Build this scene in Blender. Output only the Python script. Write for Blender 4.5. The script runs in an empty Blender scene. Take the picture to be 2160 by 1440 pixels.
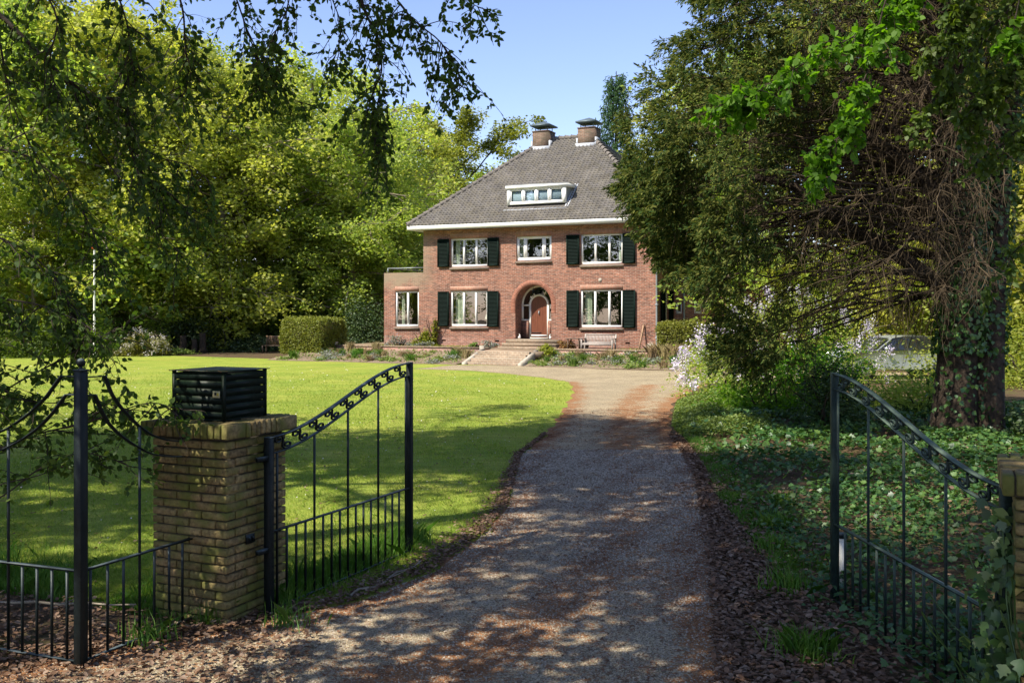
import bpy, math, random
import numpy as np
from mathutils import Vector, Matrix

rnd = random.Random(7)
rng2 = np.random.default_rng(99)
RG = np.random.default_rng(11)
R = math.radians
C = bpy.context.scene.collection
H_CAM, FPX, HZ, CX = 2.4, 2100.0, 653.0, 1080.0
ALPHA = R(24.3)
SUN_AZ, SUN_EL = R(234.3), R(49.0)


def at(px, py, Y):
    """world point seen at photo pixel px,py at distance Y (used to measure the place)"""
    return np.array([(px - CX) / FPX * Y, Y, H_CAM - (py - HZ) / FPX * Y])


# ------------------------------------------------------------------ objects
def tag(o, label=None, cat=None, group=None, kind=None):
    if label: o['label'] = label
    if cat: o['category'] = cat
    if group: o['group'] = group
    if kind: o['kind'] = kind
    return o


def empty(name, loc=(0, 0, 0), rz=0.0, **k):
    o = bpy.data.objects.new(name, None)
    C.objects.link(o)
    o.location = loc
    o.rotation_euler = (0, 0, rz)
    o.empty_display_size = 0.2
    return tag(o, **k)


def copy_tree(o, parent=None):
    c = o.copy()
    C.objects.link(c)
    c.parent = parent
    for ch in [x for x in bpy.data.objects if x.parent is o]:
        copy_tree(ch, c)
    return c


class B:
    """collects polygons of one mesh"""

    def __init__(s):
        s.v, s.f, s.n = [], {}, 0

    def add(s, V, F):
        V = np.asarray(V, dtype=np.float64).reshape(-1, 3)
        if isinstance(F, np.ndarray):
            s.f.setdefault(F.shape[1], []).append(F + s.n)
        else:
            for f in F:
                s.f.setdefault(len(f), []).append(np.array([f]) + s.n)
        s.v.append(V)
        s.n += len(V)
        return s

    def box(s, x0, x1, y0, y1, z0, z1):
        V = [(x0, y0, z0), (x1, y0, z0), (x1, y1, z0), (x0, y1, z0), (x0, y0, z1), (x1, y0, z1), (x1, y1, z1), (x0, y1, z1)]
        return s.add(V, np.array([(0, 3, 2, 1), (4, 5, 6, 7), (0, 1, 5, 4), (1, 2, 6, 5), (2, 3, 7, 6), (3, 0, 4, 7)]))

    def bar(s, p, q, w, h=None, up=(0, 0, 1)):
        """square bar from p to q"""
        h = h or w
        p, q = Vector(p), Vector(q)
        d = (q - p).normalized()
        u = Vector(up)
        if abs(d.dot(u)) > .98: u = Vector((1, 0, 0))
        a = d.cross(u).normalized()
        b = a.cross(d)
        V = []
        for c in (p, q):
            for i, j in ((-1, -1), (1, -1), (1, 1), (-1, 1)):
                V.append(c + a * (i * w / 2) + b * (j * h / 2))
        return s.add(V, np.array([(0, 1, 2, 3), (7, 6, 5, 4), (0, 4, 5, 1), (1, 5, 6, 2), (2, 6, 7, 3), (3, 7, 4, 0)]))

    def tube(s, pts, rad, n=6, cap=False):
        pts = np.asarray(pts, float)
        m = len(pts)
        rad = np.broadcast_to(np.asarray(rad, float), (m,))
        T = np.gradient(pts, axis=0)
        T /= np.linalg.norm(T, axis=1, keepdims=True) + 1e-9
        ref = np.array([0, 0, 1.]) if abs(T[0, 2]) < .9 else np.array([1., 0, 0])
        a = np.cross(T, ref)
        a /= np.linalg.norm(a, axis=1, keepdims=True) + 1e-9
        b = np.cross(a, T)
        th = np.linspace(0, 2 * np.pi, n, endpoint=False)
        V = pts[:, None] + rad[:, None, None] * (np.cos(th)[None, :, None] * a[:, None] + np.sin(th)[None, :, None] * b[:, None])
        i = np.arange(m - 1)[:, None] * n
        j = np.arange(n)[None]
        k = (j + 1) % n
        F = np.stack([i + j, i + k, i + n + k, i + n + j], -1).reshape(-1, 4)
        s.add(V.reshape(-1, 3), F)
        if cap:
            s.f.setdefault(n, []).append((np.arange(n)[::-1] + s.n - m * n)[None])
            s.f.setdefault(n, []).append((np.arange(n) + s.n - n)[None])
        return s

    def sphere(s, c, r, nu=12, nv=8, sc=(1, 1, 1)):
        V, F = [], []
        for i in range(nv + 1):
            t = math.pi * i / nv
            for j in range(nu):
                p = 2 * math.pi * j / nu
                V.append((c[0] + r * sc[0] * math.sin(t) * math.cos(p), c[1] + r * sc[1] * math.sin(t) * math.sin(p), c[2] + r * sc[2] * math.cos(t)))
        for i in range(nv):
            for j in range(nu):
                F.append((i * nu + j, (i + 1) * nu + j, (i + 1) * nu + (j + 1) % nu, i * nu + (j + 1) % nu))
        return s.add(V, np.array(F))

    def ribbon(s, pts, side, w, t):
        """flat bar swept along pts; side = direction of its width w, thickness t"""
        pts = np.asarray(pts, float)
        side = np.asarray(side, float)
        side = side / np.linalg.norm(side)
        T = np.gradient(pts, axis=0)
        T /= np.linalg.norm(T, axis=1, keepdims=True) + 1e-9
        nn = np.cross(T, side)
        nn /= np.linalg.norm(nn, axis=1, keepdims=True) + 1e-9
        V = np.stack([pts + side * w / 2 + nn * t / 2, pts - side * w / 2 + nn * t / 2, pts - side * w / 2 - nn * t / 2, pts + side * w / 2 - nn * t / 2], 1).reshape(-1, 3)
        m = len(pts)
        F = []
        for i in range(m - 1):
            for j in range(4):
                k = (j + 1) % 4
                F.append((i * 4 + j, i * 4 + k, i * 4 + 4 + k, i * 4 + 4 + j))
        F += [(3, 2, 1, 0), (m * 4 - 4, m * 4 - 3, m * 4 - 2, m * 4 - 1)]
        return s.add(V, np.array(F))

    def rot(s, rz=0, loc=(0, 0, 0), start=0):
        c, n = math.cos(rz), math.sin(rz)
        M = np.array([[c, -n, 0], [n, c, 0], [0, 0, 1]])
        for i in range(start, len(s.v)):
            s.v[i] = s.v[i] @ M.T + np.array(loc)
        return s

    def mesh(s, name):
        V = np.concatenate(s.v) if s.v else np.zeros((0, 3))
        me = bpy.data.meshes.new(name)
        me.vertices.add(len(V))
        me.vertices.foreach_set('co', V.astype(np.float32).ravel())
        idx, st, tot = [], [], []
        off = 0
        for k, L in s.f.items():
            A = np.concatenate(L)
            idx.append(A.ravel())
            st.append(off + np.arange(len(A)) * k)
            tot.append(np.full(len(A), k))
            off += A.size
        if idx:
            idx = np.concatenate(idx); st = np.concatenate(st); tot = np.concatenate(tot)
            me.loops.add(len(idx))
            me.loops.foreach_set('vertex_index', idx.astype(np.int32))
            me.polygons.add(len(st))
            me.polygons.foreach_set('loop_start', st.astype(np.int32))
            me.polygons.foreach_set('loop_total', tot.astype(np.int32))
        me.update(calc_edges=True)
        return me

    def build(s, name, mat, parent=None, smooth=False, bevel=0):
        me = s.mesh(name)
        me.materials.append(mat)
        if smooth:
            me.polygons.foreach_set('use_smooth', np.ones(len(me.polygons), bool))
        o = bpy.data.objects.new(name, me)
        C.objects.link(o)
        o.parent = parent
        if bevel:
            m = o.modifiers.new('bevel', 'BEVEL')
            m.width = bevel
            m.segments = 1
        return o


# ------------------------------------------------------------------ materials
class N:
    def __init__(s, name):
        s.m = bpy.data.materials.new(name)
        s.m.use_nodes = True
        s.t = s.m.node_tree
        s.t.nodes.clear()
        s.out = s.n('ShaderNodeOutputMaterial')

    def n(s, typ, **k):
        nd = s.t.nodes.new(typ)
        for a, b in k.items():
            if a.startswith('i_'):
                nd.inputs[a[2:].replace('_', ' ')].default_value = b
            else:
                setattr(nd, a, b)
        return nd

    def l(s, a, b):
        s.t.links.new(a, b)

    def noise(s, scale, detail=4, vec=None, rough=.6):
        nd = s.n('ShaderNodeTexNoise', i_Scale=scale, i_Detail=detail, i_Roughness=rough)
        v = vec or s.obj()
        s.l(v, nd.inputs['Vector'])
        return nd.outputs['Fac']

    def obj(s):
        if not hasattr(s, '_o'):
            s._o = s.n('ShaderNodeTexCoord')
        return s._o.outputs['Object']

    def ramp(s, fac, stops):
        r = s.n('ShaderNodeValToRGB')
        e = r.color_ramp.elements
        while len(e) < len(stops): e.new(.5)
        for x, (p, c) in zip(e, stops):
            x.position = p
            x.color = (c + (1,)) if not isinstance(c, (int, float)) else (c, c, c, 1)
        s.l(fac, r.inputs[0])
        return r.outputs[0]

    def mix(s, fac, a, b, mode='MIX'):
        m = s.n('ShaderNodeMix', data_type='RGBA', blend_type=mode)
        for v, i in ((fac, 0), (a, 6), (b, 7)):
            if isinstance(v, (int, float)): m.inputs[i].default_value = v
            elif isinstance(v, tuple): m.inputs[i].default_value = v + (1,)
            else: s.l(v, m.inputs[i])
        return m.outputs[2]

    def math(s, op, a, b=0.0):
        m = s.n('ShaderNodeMath', operation=op)
        for v, i in ((a, 0), (b, 1)):
            if isinstance(v, (int, float)): m.inputs[i].default_value = v
            else: s.l(v, m.inputs[i])
        return m.outputs[0]

    def bsdf(s, col, rough=.8, metal=0, spec=.3, bump=None, bstr=.3, bdist=.01):
        p = s.n('ShaderNodeBsdfPrincipled')
        if isinstance(col, tuple): p.inputs['Base Color'].default_value = col + (1,)
        else: s.l(col, p.inputs['Base Color'])
        if isinstance(rough, (int, float)): p.inputs['Roughness'].default_value = rough
        else: s.l(rough, p.inputs['Roughness'])
        p.inputs['Metallic'].default_value = metal
        p.inputs['Specular IOR Level'].default_value = spec
        if bump is not None:
            b = s.n('ShaderNodeBump')
            b.inputs['Strength'].default_value = bstr
            b.inputs['Distance'].default_value = bdist
            s.l(bump, b.inputs['Height'])
            s.l(b.outputs[0], p.inputs['Normal'])
        s.l(p.outputs[0], s.out.inputs[0])
        return s.m


def plain(name, c, rough=.7, var=.25, scale=6, metal=0, spec=.3, bump=.15, bdist=.004):
    k = N(name)
    f = k.noise(scale, 6)
    col = k.ramp(f, [(.3, tuple(x * (1 - var) for x in c)), (.7, tuple(min(1, x * (1 + var)) for x in c))])
    return k.bsdf(col, rough, metal, spec, f, bump, bdist)


def leafmat(name, cols, trans=.45, tcol=None, gloss=.03, rough=.6):
    k = N(name)
    g = k.n('ShaderNodeNewGeometry')
    oi = k.n('ShaderNodeObjectInfo')
    st = [(i / (len(cols) - 1), c) for i, c in enumerate(cols)]
    col = k.ramp(g.outputs['Random Per Island'], st)
    hs = k.n('ShaderNodeHueSaturation')
    k.l(k.math('ADD', k.math('MULTIPLY', oi.outputs['Random'], .03), .485), hs.inputs['Hue'])
    k.l(k.math('ADD', k.math('MULTIPLY', oi.outputs['Random'], .3), .85), hs.inputs['Value'])
    k.l(col, hs.inputs['Color'])
    col = hs.outputs[0]
    d = k.n('ShaderNodeBsdfDiffuse')
    k.l(col, d.inputs[0])
    t = k.n('ShaderNodeBsdfTranslucent')
    tc = k.mix(1.0, col, tcol or (1.5, 1.45, .6), 'MULTIPLY')
    k.l(tc, t.inputs[0])
    ms = k.n('ShaderNodeMixShader')
    ms.inputs[0].default_value = trans
    k.l(d.outputs[0], ms.inputs[1]); k.l(t.outputs[0], ms.inputs[2])
    gl = k.n('ShaderNodeBsdfGlossy')
    gl.inputs['Roughness'].default_value = rough
    m2 = k.n('ShaderNodeMixShader')
    m2.inputs[0].default_value = gloss
    k.l(ms.outputs[0], m2.inputs[1]); k.l(gl.outputs[0], m2.inputs[2])
    k.l(m2.outputs[0], k.out.inputs[0])
    return k.m


def brickmat(name, c1, c2, mortar, bw=.235, bh=.067, mo=.010, soldier=False, dirt=None, wear=False, speck=False, bump=-.5):
    k = N(name)
    sp = k.n('ShaderNodeSeparateXYZ')
    k.l(k.obj(), sp.inputs[0])
    u = k.math('ADD', sp.outputs[0], sp.outputs[1])
    cb = k.n('ShaderNodeCombineXYZ')
    if soldier:
        k.l(sp.outputs[2], cb.inputs[0]); k.l(u, cb.inputs[1])
    else:
        k.l(u, cb.inputs[0]); k.l(sp.outputs[2], cb.inputs[1])
    bt = k.n('ShaderNodeTexBrick', i_Scale=1.0, i_Mortar_Size=mo, i_Brick_Width=bw, i_Row_Height=bh, i_Bias=-.1)
    bt.offset = 0 if soldier else .5
    bt.inputs['Color1'].default_value = c1 + (1,)
    bt.inputs['Color2'].default_value = c2 + (1,)
    bt.inputs['Mortar'].default_value = mortar + (1,)
    k.l(cb.outputs[0], bt.inputs['Vector'])
    big = k.ramp(k.noise(.9, 6), [(.3, .78), (.7, 1.18)])
    fine = k.ramp(k.noise(9, 3), [(.3, .8), (.7, 1.2)])
    col = k.mix(1.0, bt.outputs[0], big, 'MULTIPLY')
    col = k.mix(1.0, col, fine, 'MULTIPLY')
    if speck:
        mp = k.n('ShaderNodeMapping')
        mp.inputs['Scale'].default_value = (4.2, 4.2, 14.5)
        k.l(k.obj(), mp.inputs[0])
        col = k.mix(1.0, col, k.ramp(k.noise(1.0, 3, mp.outputs[0], .7), [(.3, .62), (.5, 1.0), (.7, 1.42)]), 'MULTIPLY')
    if wear:   # grey lichen on the parapet of the low annex, efflorescence near the plinth
        ztop = k.ramp(k.math('ADD', k.math('MULTIPLY', k.math('SUBTRACT', sp.outputs[2], 3.0), .8), k.math('MULTIPLY', k.math('SUBTRACT', k.noise(1.6, 6), .5), 1.6)), [(.25, 0), (.75, 1)])
        xl = k.ramp(k.math('MULTIPLY', k.math('SUBTRACT', -11.2, sp.outputs[0]), .8), [(0, 0), (1, 1)])
        m = k.math('MULTIPLY', k.math('MULTIPLY', ztop, xl), .75)
        col = k.mix(m, col, (.27, .22, .15))
        low = k.ramp(k.math('ADD', k.math('MULTIPLY', k.math('SUBTRACT', 1.7, sp.outputs[2]), .6), k.math('MULTIPLY', k.math('SUBTRACT', k.noise(.8, 6), .5), 2.2)), [(.4, 0), (1, 1)])
        col = k.mix(k.math('MULTIPLY', low, .45), col, (.40, .27, .24))
        sx = k.math('ABSOLUTE', k.math('ADD', sp.outputs[0], .22))
        sz = k.math('SUBTRACT', sp.outputs[2], .72)
        dd = k.math('ADD', k.math('MULTIPLY', sx, 2.2), k.math('MULTIPLY', k.math('ABSOLUTE', sz), 2.6))
        dd = k.math('ADD', dd, k.math('MULTIPLY', k.math('SUBTRACT', k.noise(7, 4), .5), 1.2))
        col = k.mix(k.ramp(dd, [(.35, .85), (.75, 0)]), col, (.62, .58, .5))
    if dirt:
        col = k.mix(k.ramp(k.noise(3.5, 7), [(.42, 0), (.62, .8)]), col, dirt)
    return k.bsdf(col, .85, 0, .2, bt.outputs['Fac'] if bump else None, bump, .006)


M = {}
M['brick'] = brickmat('red_brick', (.275, .107, .066), (.135, .057, .042), (.28, .21, .165), wear=True, speck=True)
M['brick_reveal'] = M['brick']
M['soldier'] = brickmat('soldier_brick', (.37, .165, .11), (.26, .115, .08), (.36, .27, .205), bw=.235, bh=.067, soldier=True, bump=0)
M['step_brick'] = brickmat('step_brick', (.26, .185, .125), (.19, .14, .095), (.29, .25, .19), bw=.2, bh=.09)
M['chim'] = brickmat('chimney_brick', (.16, .085, .055), (.10, .06, .045), (.2, .17, .13), dirt=(.09, .075, .05))
M['sill'] = brickmat('sill_brick', (.17, .12, .09), (.13, .095, .075), (.26, .22, .17), bw=.2, bh=.06, soldier=True)
M['white'] = plain('white_paint', (.78, .77, .74), .45, .05, 3, bump=.03)
M['creamw'] = plain('cream_white_paint', (.72, .69, .6), .45, .06, 3, bump=.03)
M['shut'] = plain('dark_green_paint', (.0035, .011, .008), .65, .3, 12, spec=.08, bump=.05)
M['zinc'] = plain('zinc', (.30, .33, .35), .5, .15, 4, metal=.3)
M['lead'] = plain('lead_flashing', (.42, .44, .47), .55, .15, 7)
M['capm'] = plain('chimney_cap_metal', (.10, .13, .14), .5, .2, 5, metal=.3)
M['stone'] = plain('pale_stone', (.36, .32, .26), .85, .3, 5, bump=.4)
M['iron'] = None
M['dark_iron'] = None


def ironmat(name, c, moss_or_sheen, amt):
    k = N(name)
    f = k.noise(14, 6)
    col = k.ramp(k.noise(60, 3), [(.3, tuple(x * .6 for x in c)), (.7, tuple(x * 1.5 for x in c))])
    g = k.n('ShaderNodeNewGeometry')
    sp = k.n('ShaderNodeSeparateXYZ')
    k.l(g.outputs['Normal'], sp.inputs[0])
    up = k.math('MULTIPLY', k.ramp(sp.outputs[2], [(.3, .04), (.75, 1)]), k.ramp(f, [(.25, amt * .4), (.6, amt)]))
    col = k.mix(up, col, moss_or_sheen)  # up-facing tint: real growth on the box, painted sky sheen on black iron
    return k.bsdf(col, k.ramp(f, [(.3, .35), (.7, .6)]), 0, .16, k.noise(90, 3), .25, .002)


M['iron'] = ironmat('green_black_iron', (.004, .007, .007), (.09, .115, .12), .95)  # paler tops: bluish sky sheen painted into the colour
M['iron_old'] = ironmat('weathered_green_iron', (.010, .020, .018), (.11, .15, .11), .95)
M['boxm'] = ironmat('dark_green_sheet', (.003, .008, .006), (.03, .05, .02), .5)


def islandmat(name, cols, rough=.85, noise=20, nv=.35, moss_or_sheen=None, mamt=.7, bump=.5):
    k = N(name)
    g = k.n('ShaderNodeNewGeometry')
    col = k.ramp(g.outputs['Random Per Island'], [(i / (len(cols) - 1), c) for i, c in enumerate(cols)])
    f = k.noise(noise, 6)
    col = k.mix(1.0, col, k.ramp(f, [(.3, 1 - nv), (.7, 1 + nv)]), 'MULTIPLY')
    if moss_or_sheen:
        col = k.mix(k.ramp(k.noise(4, 6), [(.42, 0), (.6, mamt)]), col, moss_or_sheen)
    return k.bsdf(col, rough, 0, .2, f, bump, .006)


M['pillar'] = islandmat('mossy_yellow_brick', [(.21, .155, .064), (.27, .20, .09), (.14, .10, .046), (.225, .155, .07), (.18, .14, .062)], noise=32, nv=.6, moss_or_sheen=(.10, .115, .022), mamt=.85, bump=1.0)
M['mortar'] = plain('old_mortar', (.055, .047, .03), .95, .3, 30, bump=.5)
M['tile'] = islandmat('grey_roof_tile', [(.108, .10, .093), (.145, .135, .124), (.122, .112, .106), (.162, .148, .13), (.094, .088, .084)], noise=1.2, nv=.22, moss_or_sheen=(.14, .12, .075), mamt=.35, bump=.1)
M['ridget'] = islandmat('grey_ridge_tile', [(.12, .108, .095), (.17, .15, .13), (.14, .125, .11)], noise=8, nv=.3, bump=.3)
M['vouss'] = islandmat('arch_brick', [(.38, .17, .112), (.25, .11, .076), (.33, .145, .095), (.28, .125, .085)], noise=20, nv=.2)
M['bark'] = plain('beech_bark', (.22, .185, .135), .9, .45, 5, bump=.6, bdist=.02)
M['bark_dark'] = plain('dark_bark', (.045, .034, .024), .95, .4, 9, bump=.8, bdist=.03)
M['bark_red'] = plain('red_brown_bark', (.042, .030, .021), .95, .45, 9, bump=.9, bdist=.04)
M['twig'] = plain('dry_twig', (.062, .044, .024), .9, .45, 3)
M['teak'] = plain('weathered_teak', (.33, .29, .26), .8, .2, 12)
M['oldwood'] = plain('old_dark_wood', (.10, .07, .05), .85, .4, 10)
M['rodwood'] = plain('pale_pole_wood', (.30, .19, .12), .8, .3, 10)
M['terracotta'] = plain('white_clay', (.6, .55, .48), .8, .15, 6)
M['whitestone'] = plain('white_plaster_figure', (.75, .72, .66), .7, .08, 8)
M['red'] = plain('orange_red_paint', (.6, .08, .03), .4, .1, 5)
M['black'] = plain('black_void', (.012, .012, .013), .8, .2, 5)


def doormat():
    k = N('red_brown_door')
    sp = k.n('ShaderNodeSeparateXYZ')
    k.l(k.obj(), sp.inputs[0])
    w = k.math('FRACT', k.math('MULTIPLY', sp.outputs[0], 8.2))
    groove = k.ramp(w, [(.0, .35), (.07, 1)])
    mp = k.n('ShaderNodeMapping')
    mp.inputs['Scale'].default_value = (14, 14, 1.2)
    k.l(k.obj(), mp.inputs[0])
    g = k.noise(2.0, 6, mp.outputs[0])
    col = k.ramp(g, [(.3, (.115, .036, .018)), (.7, (.18, .058, .028))])
    col = k.mix(1.0, col, groove, 'MULTIPLY')
    return k.bsdf(col, .45, 0, .4, groove, .6, .01)


M['door'] = doormat()


def glassmat(name, refl):
    k = N(name)
    t = k.n('ShaderNodeBsdfTransparent')
    t.inputs[0].default_value = (.82, .88, .84, 1)
    g = k.n('ShaderNodeBsdfGlossy')
    g.inputs['Roughness'].default_value = .0
    f = k.noise(1.3, 2)
    b = k.n('ShaderNodeBump')
    b.inputs['Strength'].default_value = .05
    b.inputs['Distance'].default_value = .02
    k.l(f, b.inputs['Height'])
    k.l(b.outputs[0], g.inputs['Normal'])
    fr = k.n('ShaderNodeLayerWeight')
    fac = k.math('ADD', k.math('MULTIPLY', k.math('POWER', fr.outputs['Facing'], 4.0), .6), refl)
    ms = k.n('ShaderNodeMixShader')
    k.l(fac, ms.inputs[0])
    k.l(t.outputs[0], ms.inputs[1]); k.l(g.outputs[0], ms.inputs[2])
    k.l(ms.outputs[0], k.out.inputs[0])
    return k.m


M['glass'] = glassmat('window_glass', .22)
M['curtain'] = plain('pale_curtain', (.55, .58, .46), .9, .15, 3)
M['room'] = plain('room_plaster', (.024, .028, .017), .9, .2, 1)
M['carpaint'] = plain('silver_paint', (.45, .47, .50), .25, .03, 2, metal=.7, spec=.6, bump=0)
M['carglass'] = plain('tinted_glass', (.015, .018, .02), .05, .1, 2, spec=.8, bump=0)
M['rubber'] = plain('tyre_rubber', (.015, .015, .015), .8, .2, 20)
M['rim'] = plain('alloy_rim', (.5, .5, .5), .35, .1, 5, metal=.8)

# foliage
M['beech'] = leafmat('beech_leaf', [(.27, .335, .045), (.395, .43, .06), (.50, .50, .09), (.325, .38, .05)], .6, (1.32, 1.34, .9))
M['beech2'] = leafmat('fresh_leaf', [(.205, .30, .045), (.32, .40, .058), (.425, .46, .078)], .6, (1.32, 1.34, .9))
M['oak'] = leafmat('oak_leaf', [(.15, .21, .018), (.24, .29, .026), (.20, .24, .02)], .45)
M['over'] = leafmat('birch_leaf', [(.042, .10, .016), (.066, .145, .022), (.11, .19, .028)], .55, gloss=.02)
M['bright'] = leafmat('young_lime_leaf', [(.10, .22, .010), (.15, .28, .014), (.075, .175, .010)], .6, (1.35, 1.4, .5), gloss=.02)
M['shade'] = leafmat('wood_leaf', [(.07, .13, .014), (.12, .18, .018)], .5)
M['dark'] = leafmat('evergreen_leaf', [(.02, .05, .014), (.04, .08, .018), (.07, .11, .024)], .2, gloss=.05)
M['conifer'] = leafmat('cypress_spray', [(.026, .060, .022), (.060, .10, .028), (.19, .20, .055), (.04, .08, .024)], .35, (1.4, 1.35, .7), gloss=.0)
M['fir'] = leafmat('fir_needle', [(.03, .07, .022), (.06, .11, .035)], .25, gloss=.02)
M['ivy'] = leafmat('ivy_leaf', [(.020, .062, .016), (.038, .098, .022), (.07, .14, .03), (.11, .18, .04)], .25, gloss=.05, rough=.45)
M['hedge'] = leafmat('hedge_leaf', [(.15, .17, .02), (.23, .23, .035), (.10, .13, .02)], .35)
M['grass'] = leafmat('grass_blade', [(.165, .28, .034), (.26, .355, .046), (.315, .39, .056), (.37, .37, .10)], .5, (1.2, 1.2, .85), gloss=.015)
M['tallgrass'] = leafmat('long_grass_blade', [(.06, .16, .012), (.09, .20, .018), (.12, .20, .03)], .4)
M['litter'] = leafmat('dead_leaf', [(.12, .066, .036), (.195, .115, .066), (.30, .21, .145), (.085, .046, .025), (.235, .13, .07)], .15, (1, 1, 1), gloss=.03)
M['needles'] = leafmat('dead_needle', [(.19, .085, .032), (.27, .13, .055), (.12, .055, .024)], .1, (1, 1, 1), gloss=.02)
M['lilac'] = leafmat('lilac_bloom', [(.58, .53, .66), (.70, .66, .74), (.50, .44, .62), (.74, .71, .76)], .3, (1, 1, 1), gloss=.02)
M['whitebloom'] = leafmat('white_bloom', [(.7, .66, .58), (.75, .68, .66)], .3, (1, 1, 1), gloss=.02)
M['tuft'] = leafmat('border_leaf', [(.12, .20, .03), (.20, .26, .05), (.09, .15, .04)], .35)
M['dry'] = leafmat('dry_stalk', [(.34, .25, .12), (.26, .2, .10), (.42, .33, .17)], .2, (1, 1, 1), gloss=.02)
M['greyplant'] = leafmat('grey_green_leaf', [(.16, .19, .13), (.22, .24, .18), (.2, .18, .22)], .2, gloss=.03)
M['yellowshrub'] = leafmat('yellow_green_leaf', [(.20, .25, .02), (.28, .30, .03), (.16, .21, .02)], .45)
M['brownshrub'] = leafmat('orange_brown_leaf', [(.32, .2, .06), (.38, .22, .08), (.2, .19, .05)], .3, gloss=.03)

# ------------------------------------------------------------------ ground materials


def groundmat():
    k = N('woodland_soil')
    f = k.noise(1.2, 8)
    g = k.noise(18, 6)
    c = k.ramp(f, [(.3, (.055, .038, .022)), (.5, (.10, .068, .04)), (.7, (.075, .075, .025))])
    c = k.mix(1.0, c, k.ramp(g, [(.3, .55), (.7, 1.5)]), 'MULTIPLY')
    return k.bsdf(c, .95, 0, .1, g, .8, .03)


def lawnmat():
    k = N('mown_lawn')
    f = k.noise(.5, 9, None, .68)
    c = k.ramp(f, [(.28, (.17, .255, .038)), (.45, (.245, .305, .046)), (.6, (.30, .33, .056)), (.75, (.365, .345, .10))])
    mp = k.n('ShaderNodeMapping')
    mp.inputs['Scale'].default_value = (.5, 3.5, 1)
    mp.inputs['Rotation'].default_value = (0, 0, .35)
    k.l(k.obj(), mp.inputs[0])
    c = k.mix(1.0, c, k.ramp(k.noise(1.2, 5, mp.outputs[0]), [(.3, .8), (.7, 1.2)]), 'MULTIPLY')
    c = k.mix(1.0, c, k.ramp(k.noise(60, 3), [(.3, .6), (.7, 1.4)]), 'MULTIPLY')
    return k.bsdf(c, .9, 0, .1, k.noise(80, 3), .9, .03)


def drivemat():
    k = N('gravel')
    a = k.n('ShaderNodeAttribute', attribute_name='litter')
    v = k.n('ShaderNodeTexVoronoi', i_Scale=85.0)
    k.l(k.obj(), v.inputs['Vector'])
    base = k.ramp(v.outputs['Color'], [(.1, (.14, .104, .06)), (.5, (.325, .262, .165)), (.9, (.54, .45, .30))])
    base = k.mix(1.0, base, k.ramp(k.noise(.8, 6), [(.3, .8), (.7, 1.15)]), 'MULTIPLY')
    fine = k.noise(30, 5)
    mp = k.n('ShaderNodeMapping')
    mp.inputs['Scale'].default_value = (1.6, 3.0, 1)
    mp.inputs['Rotation'].default_value = (0, 0, .3)
    k.l(k.obj(), mp.inputs[0])
    med = k.noise(1.7, 8, mp.outputs[0], .7)
    s = k.math('ADD', k.math('ADD', a.outputs['Fac'], k.math('MULTIPLY', k.math('SUBTRACT', med, .5), 2.6)), k.math('MULTIPLY', k.math('SUBTRACT', fine, .5), 2.4))
    m = k.ramp(s, [(.38, 0), (.70, .9)])
    need = k.ramp(k.noise(70, 4), [(.3, (.13, .052, .018)), (.55, (.30, .128, .046)), (.75, (.44, .22, .09))])
    c = k.mix(m, base, need)
    h = k.math('ADD', v.outputs['Distance'], k.math('MULTIPLY', fine, .4))
    return k.bsdf(c, .9, 0, .25, h, .8, .012)


def soilmat():
    k = N('border_soil')
    f = k.noise(2.0, 8)
    g = k.noise(25, 6)
    c = k.ramp(f, [(.3, (.17, .125, .085)), (.6, (.25, .19, .13)), (.75, (.16, .17, .07))])
    c = k.mix(1.0, c, k.ramp(g, [(.3, .6), (.7, 1.35)]), 'MULTIPLY')
    return k.bsdf(c, .95, 0, .1, g, .8, .04)


M['ground'] = groundmat()
M['lawn'] = lawnmat()
M['drive'] = drivemat()
M['soil'] = soilmat()
M['paving'] = brickmat('terrace_brick', (.3, .22, .15), (.24, .17, .12), (.28, .24, .18), bw=.2, bh=.1)

# ------------------------------------------------------------------ setting
g = B().add([(-400, -60, 0), (400, -60, 0), (400, 500, 0), (-400, 500, 0)], np.array([(0, 1, 2, 3)])).build('ground', M['ground'])
tag(g, 'dark woodland soil under the trees', 'ground', kind='structure')

LE = np.array([(2, -5), (6.5, -3.6), (7.4, -2.1), (7.79, -1.7), (8.17, -1.24), (8.64, -1.02), (9.1, -.69), (10.6, -.3), (11.94, -.05), (16.4, .156), (18.88, .63), (22.2, 1.057), (28.5, 1.76), (32.1, 1.91), (33.5, 1.75), (35.5, .845), (37.4, -.3), (39.07, -1.6), (40.3, -3.95), (40.6, -3.9), (41.5, -3.2), (43.1, -2.46)])
RE = np.array([(2, 2.9), (6.4, 1.42), (7.79, 1.69), (9.56, 2.0), (11.8, 2.36), (14.5, 2.77), (17, 2.99), (20.4, 3.2), (25.6, 4.14), (30.2, 5.6), (32.5, 6.6), (33.2, 9), (34, 15), (38.0, 15), (38.4, 7.6), (38.8, 6.6), (39.7, 4.16), (42.35, .3), (43.1, -2.3)])


def xL(y): return np.interp(y, LE[:, 0], LE[:, 1])


def xR(y): return np.interp(y, RE[:, 0], RE[:, 1])


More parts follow.
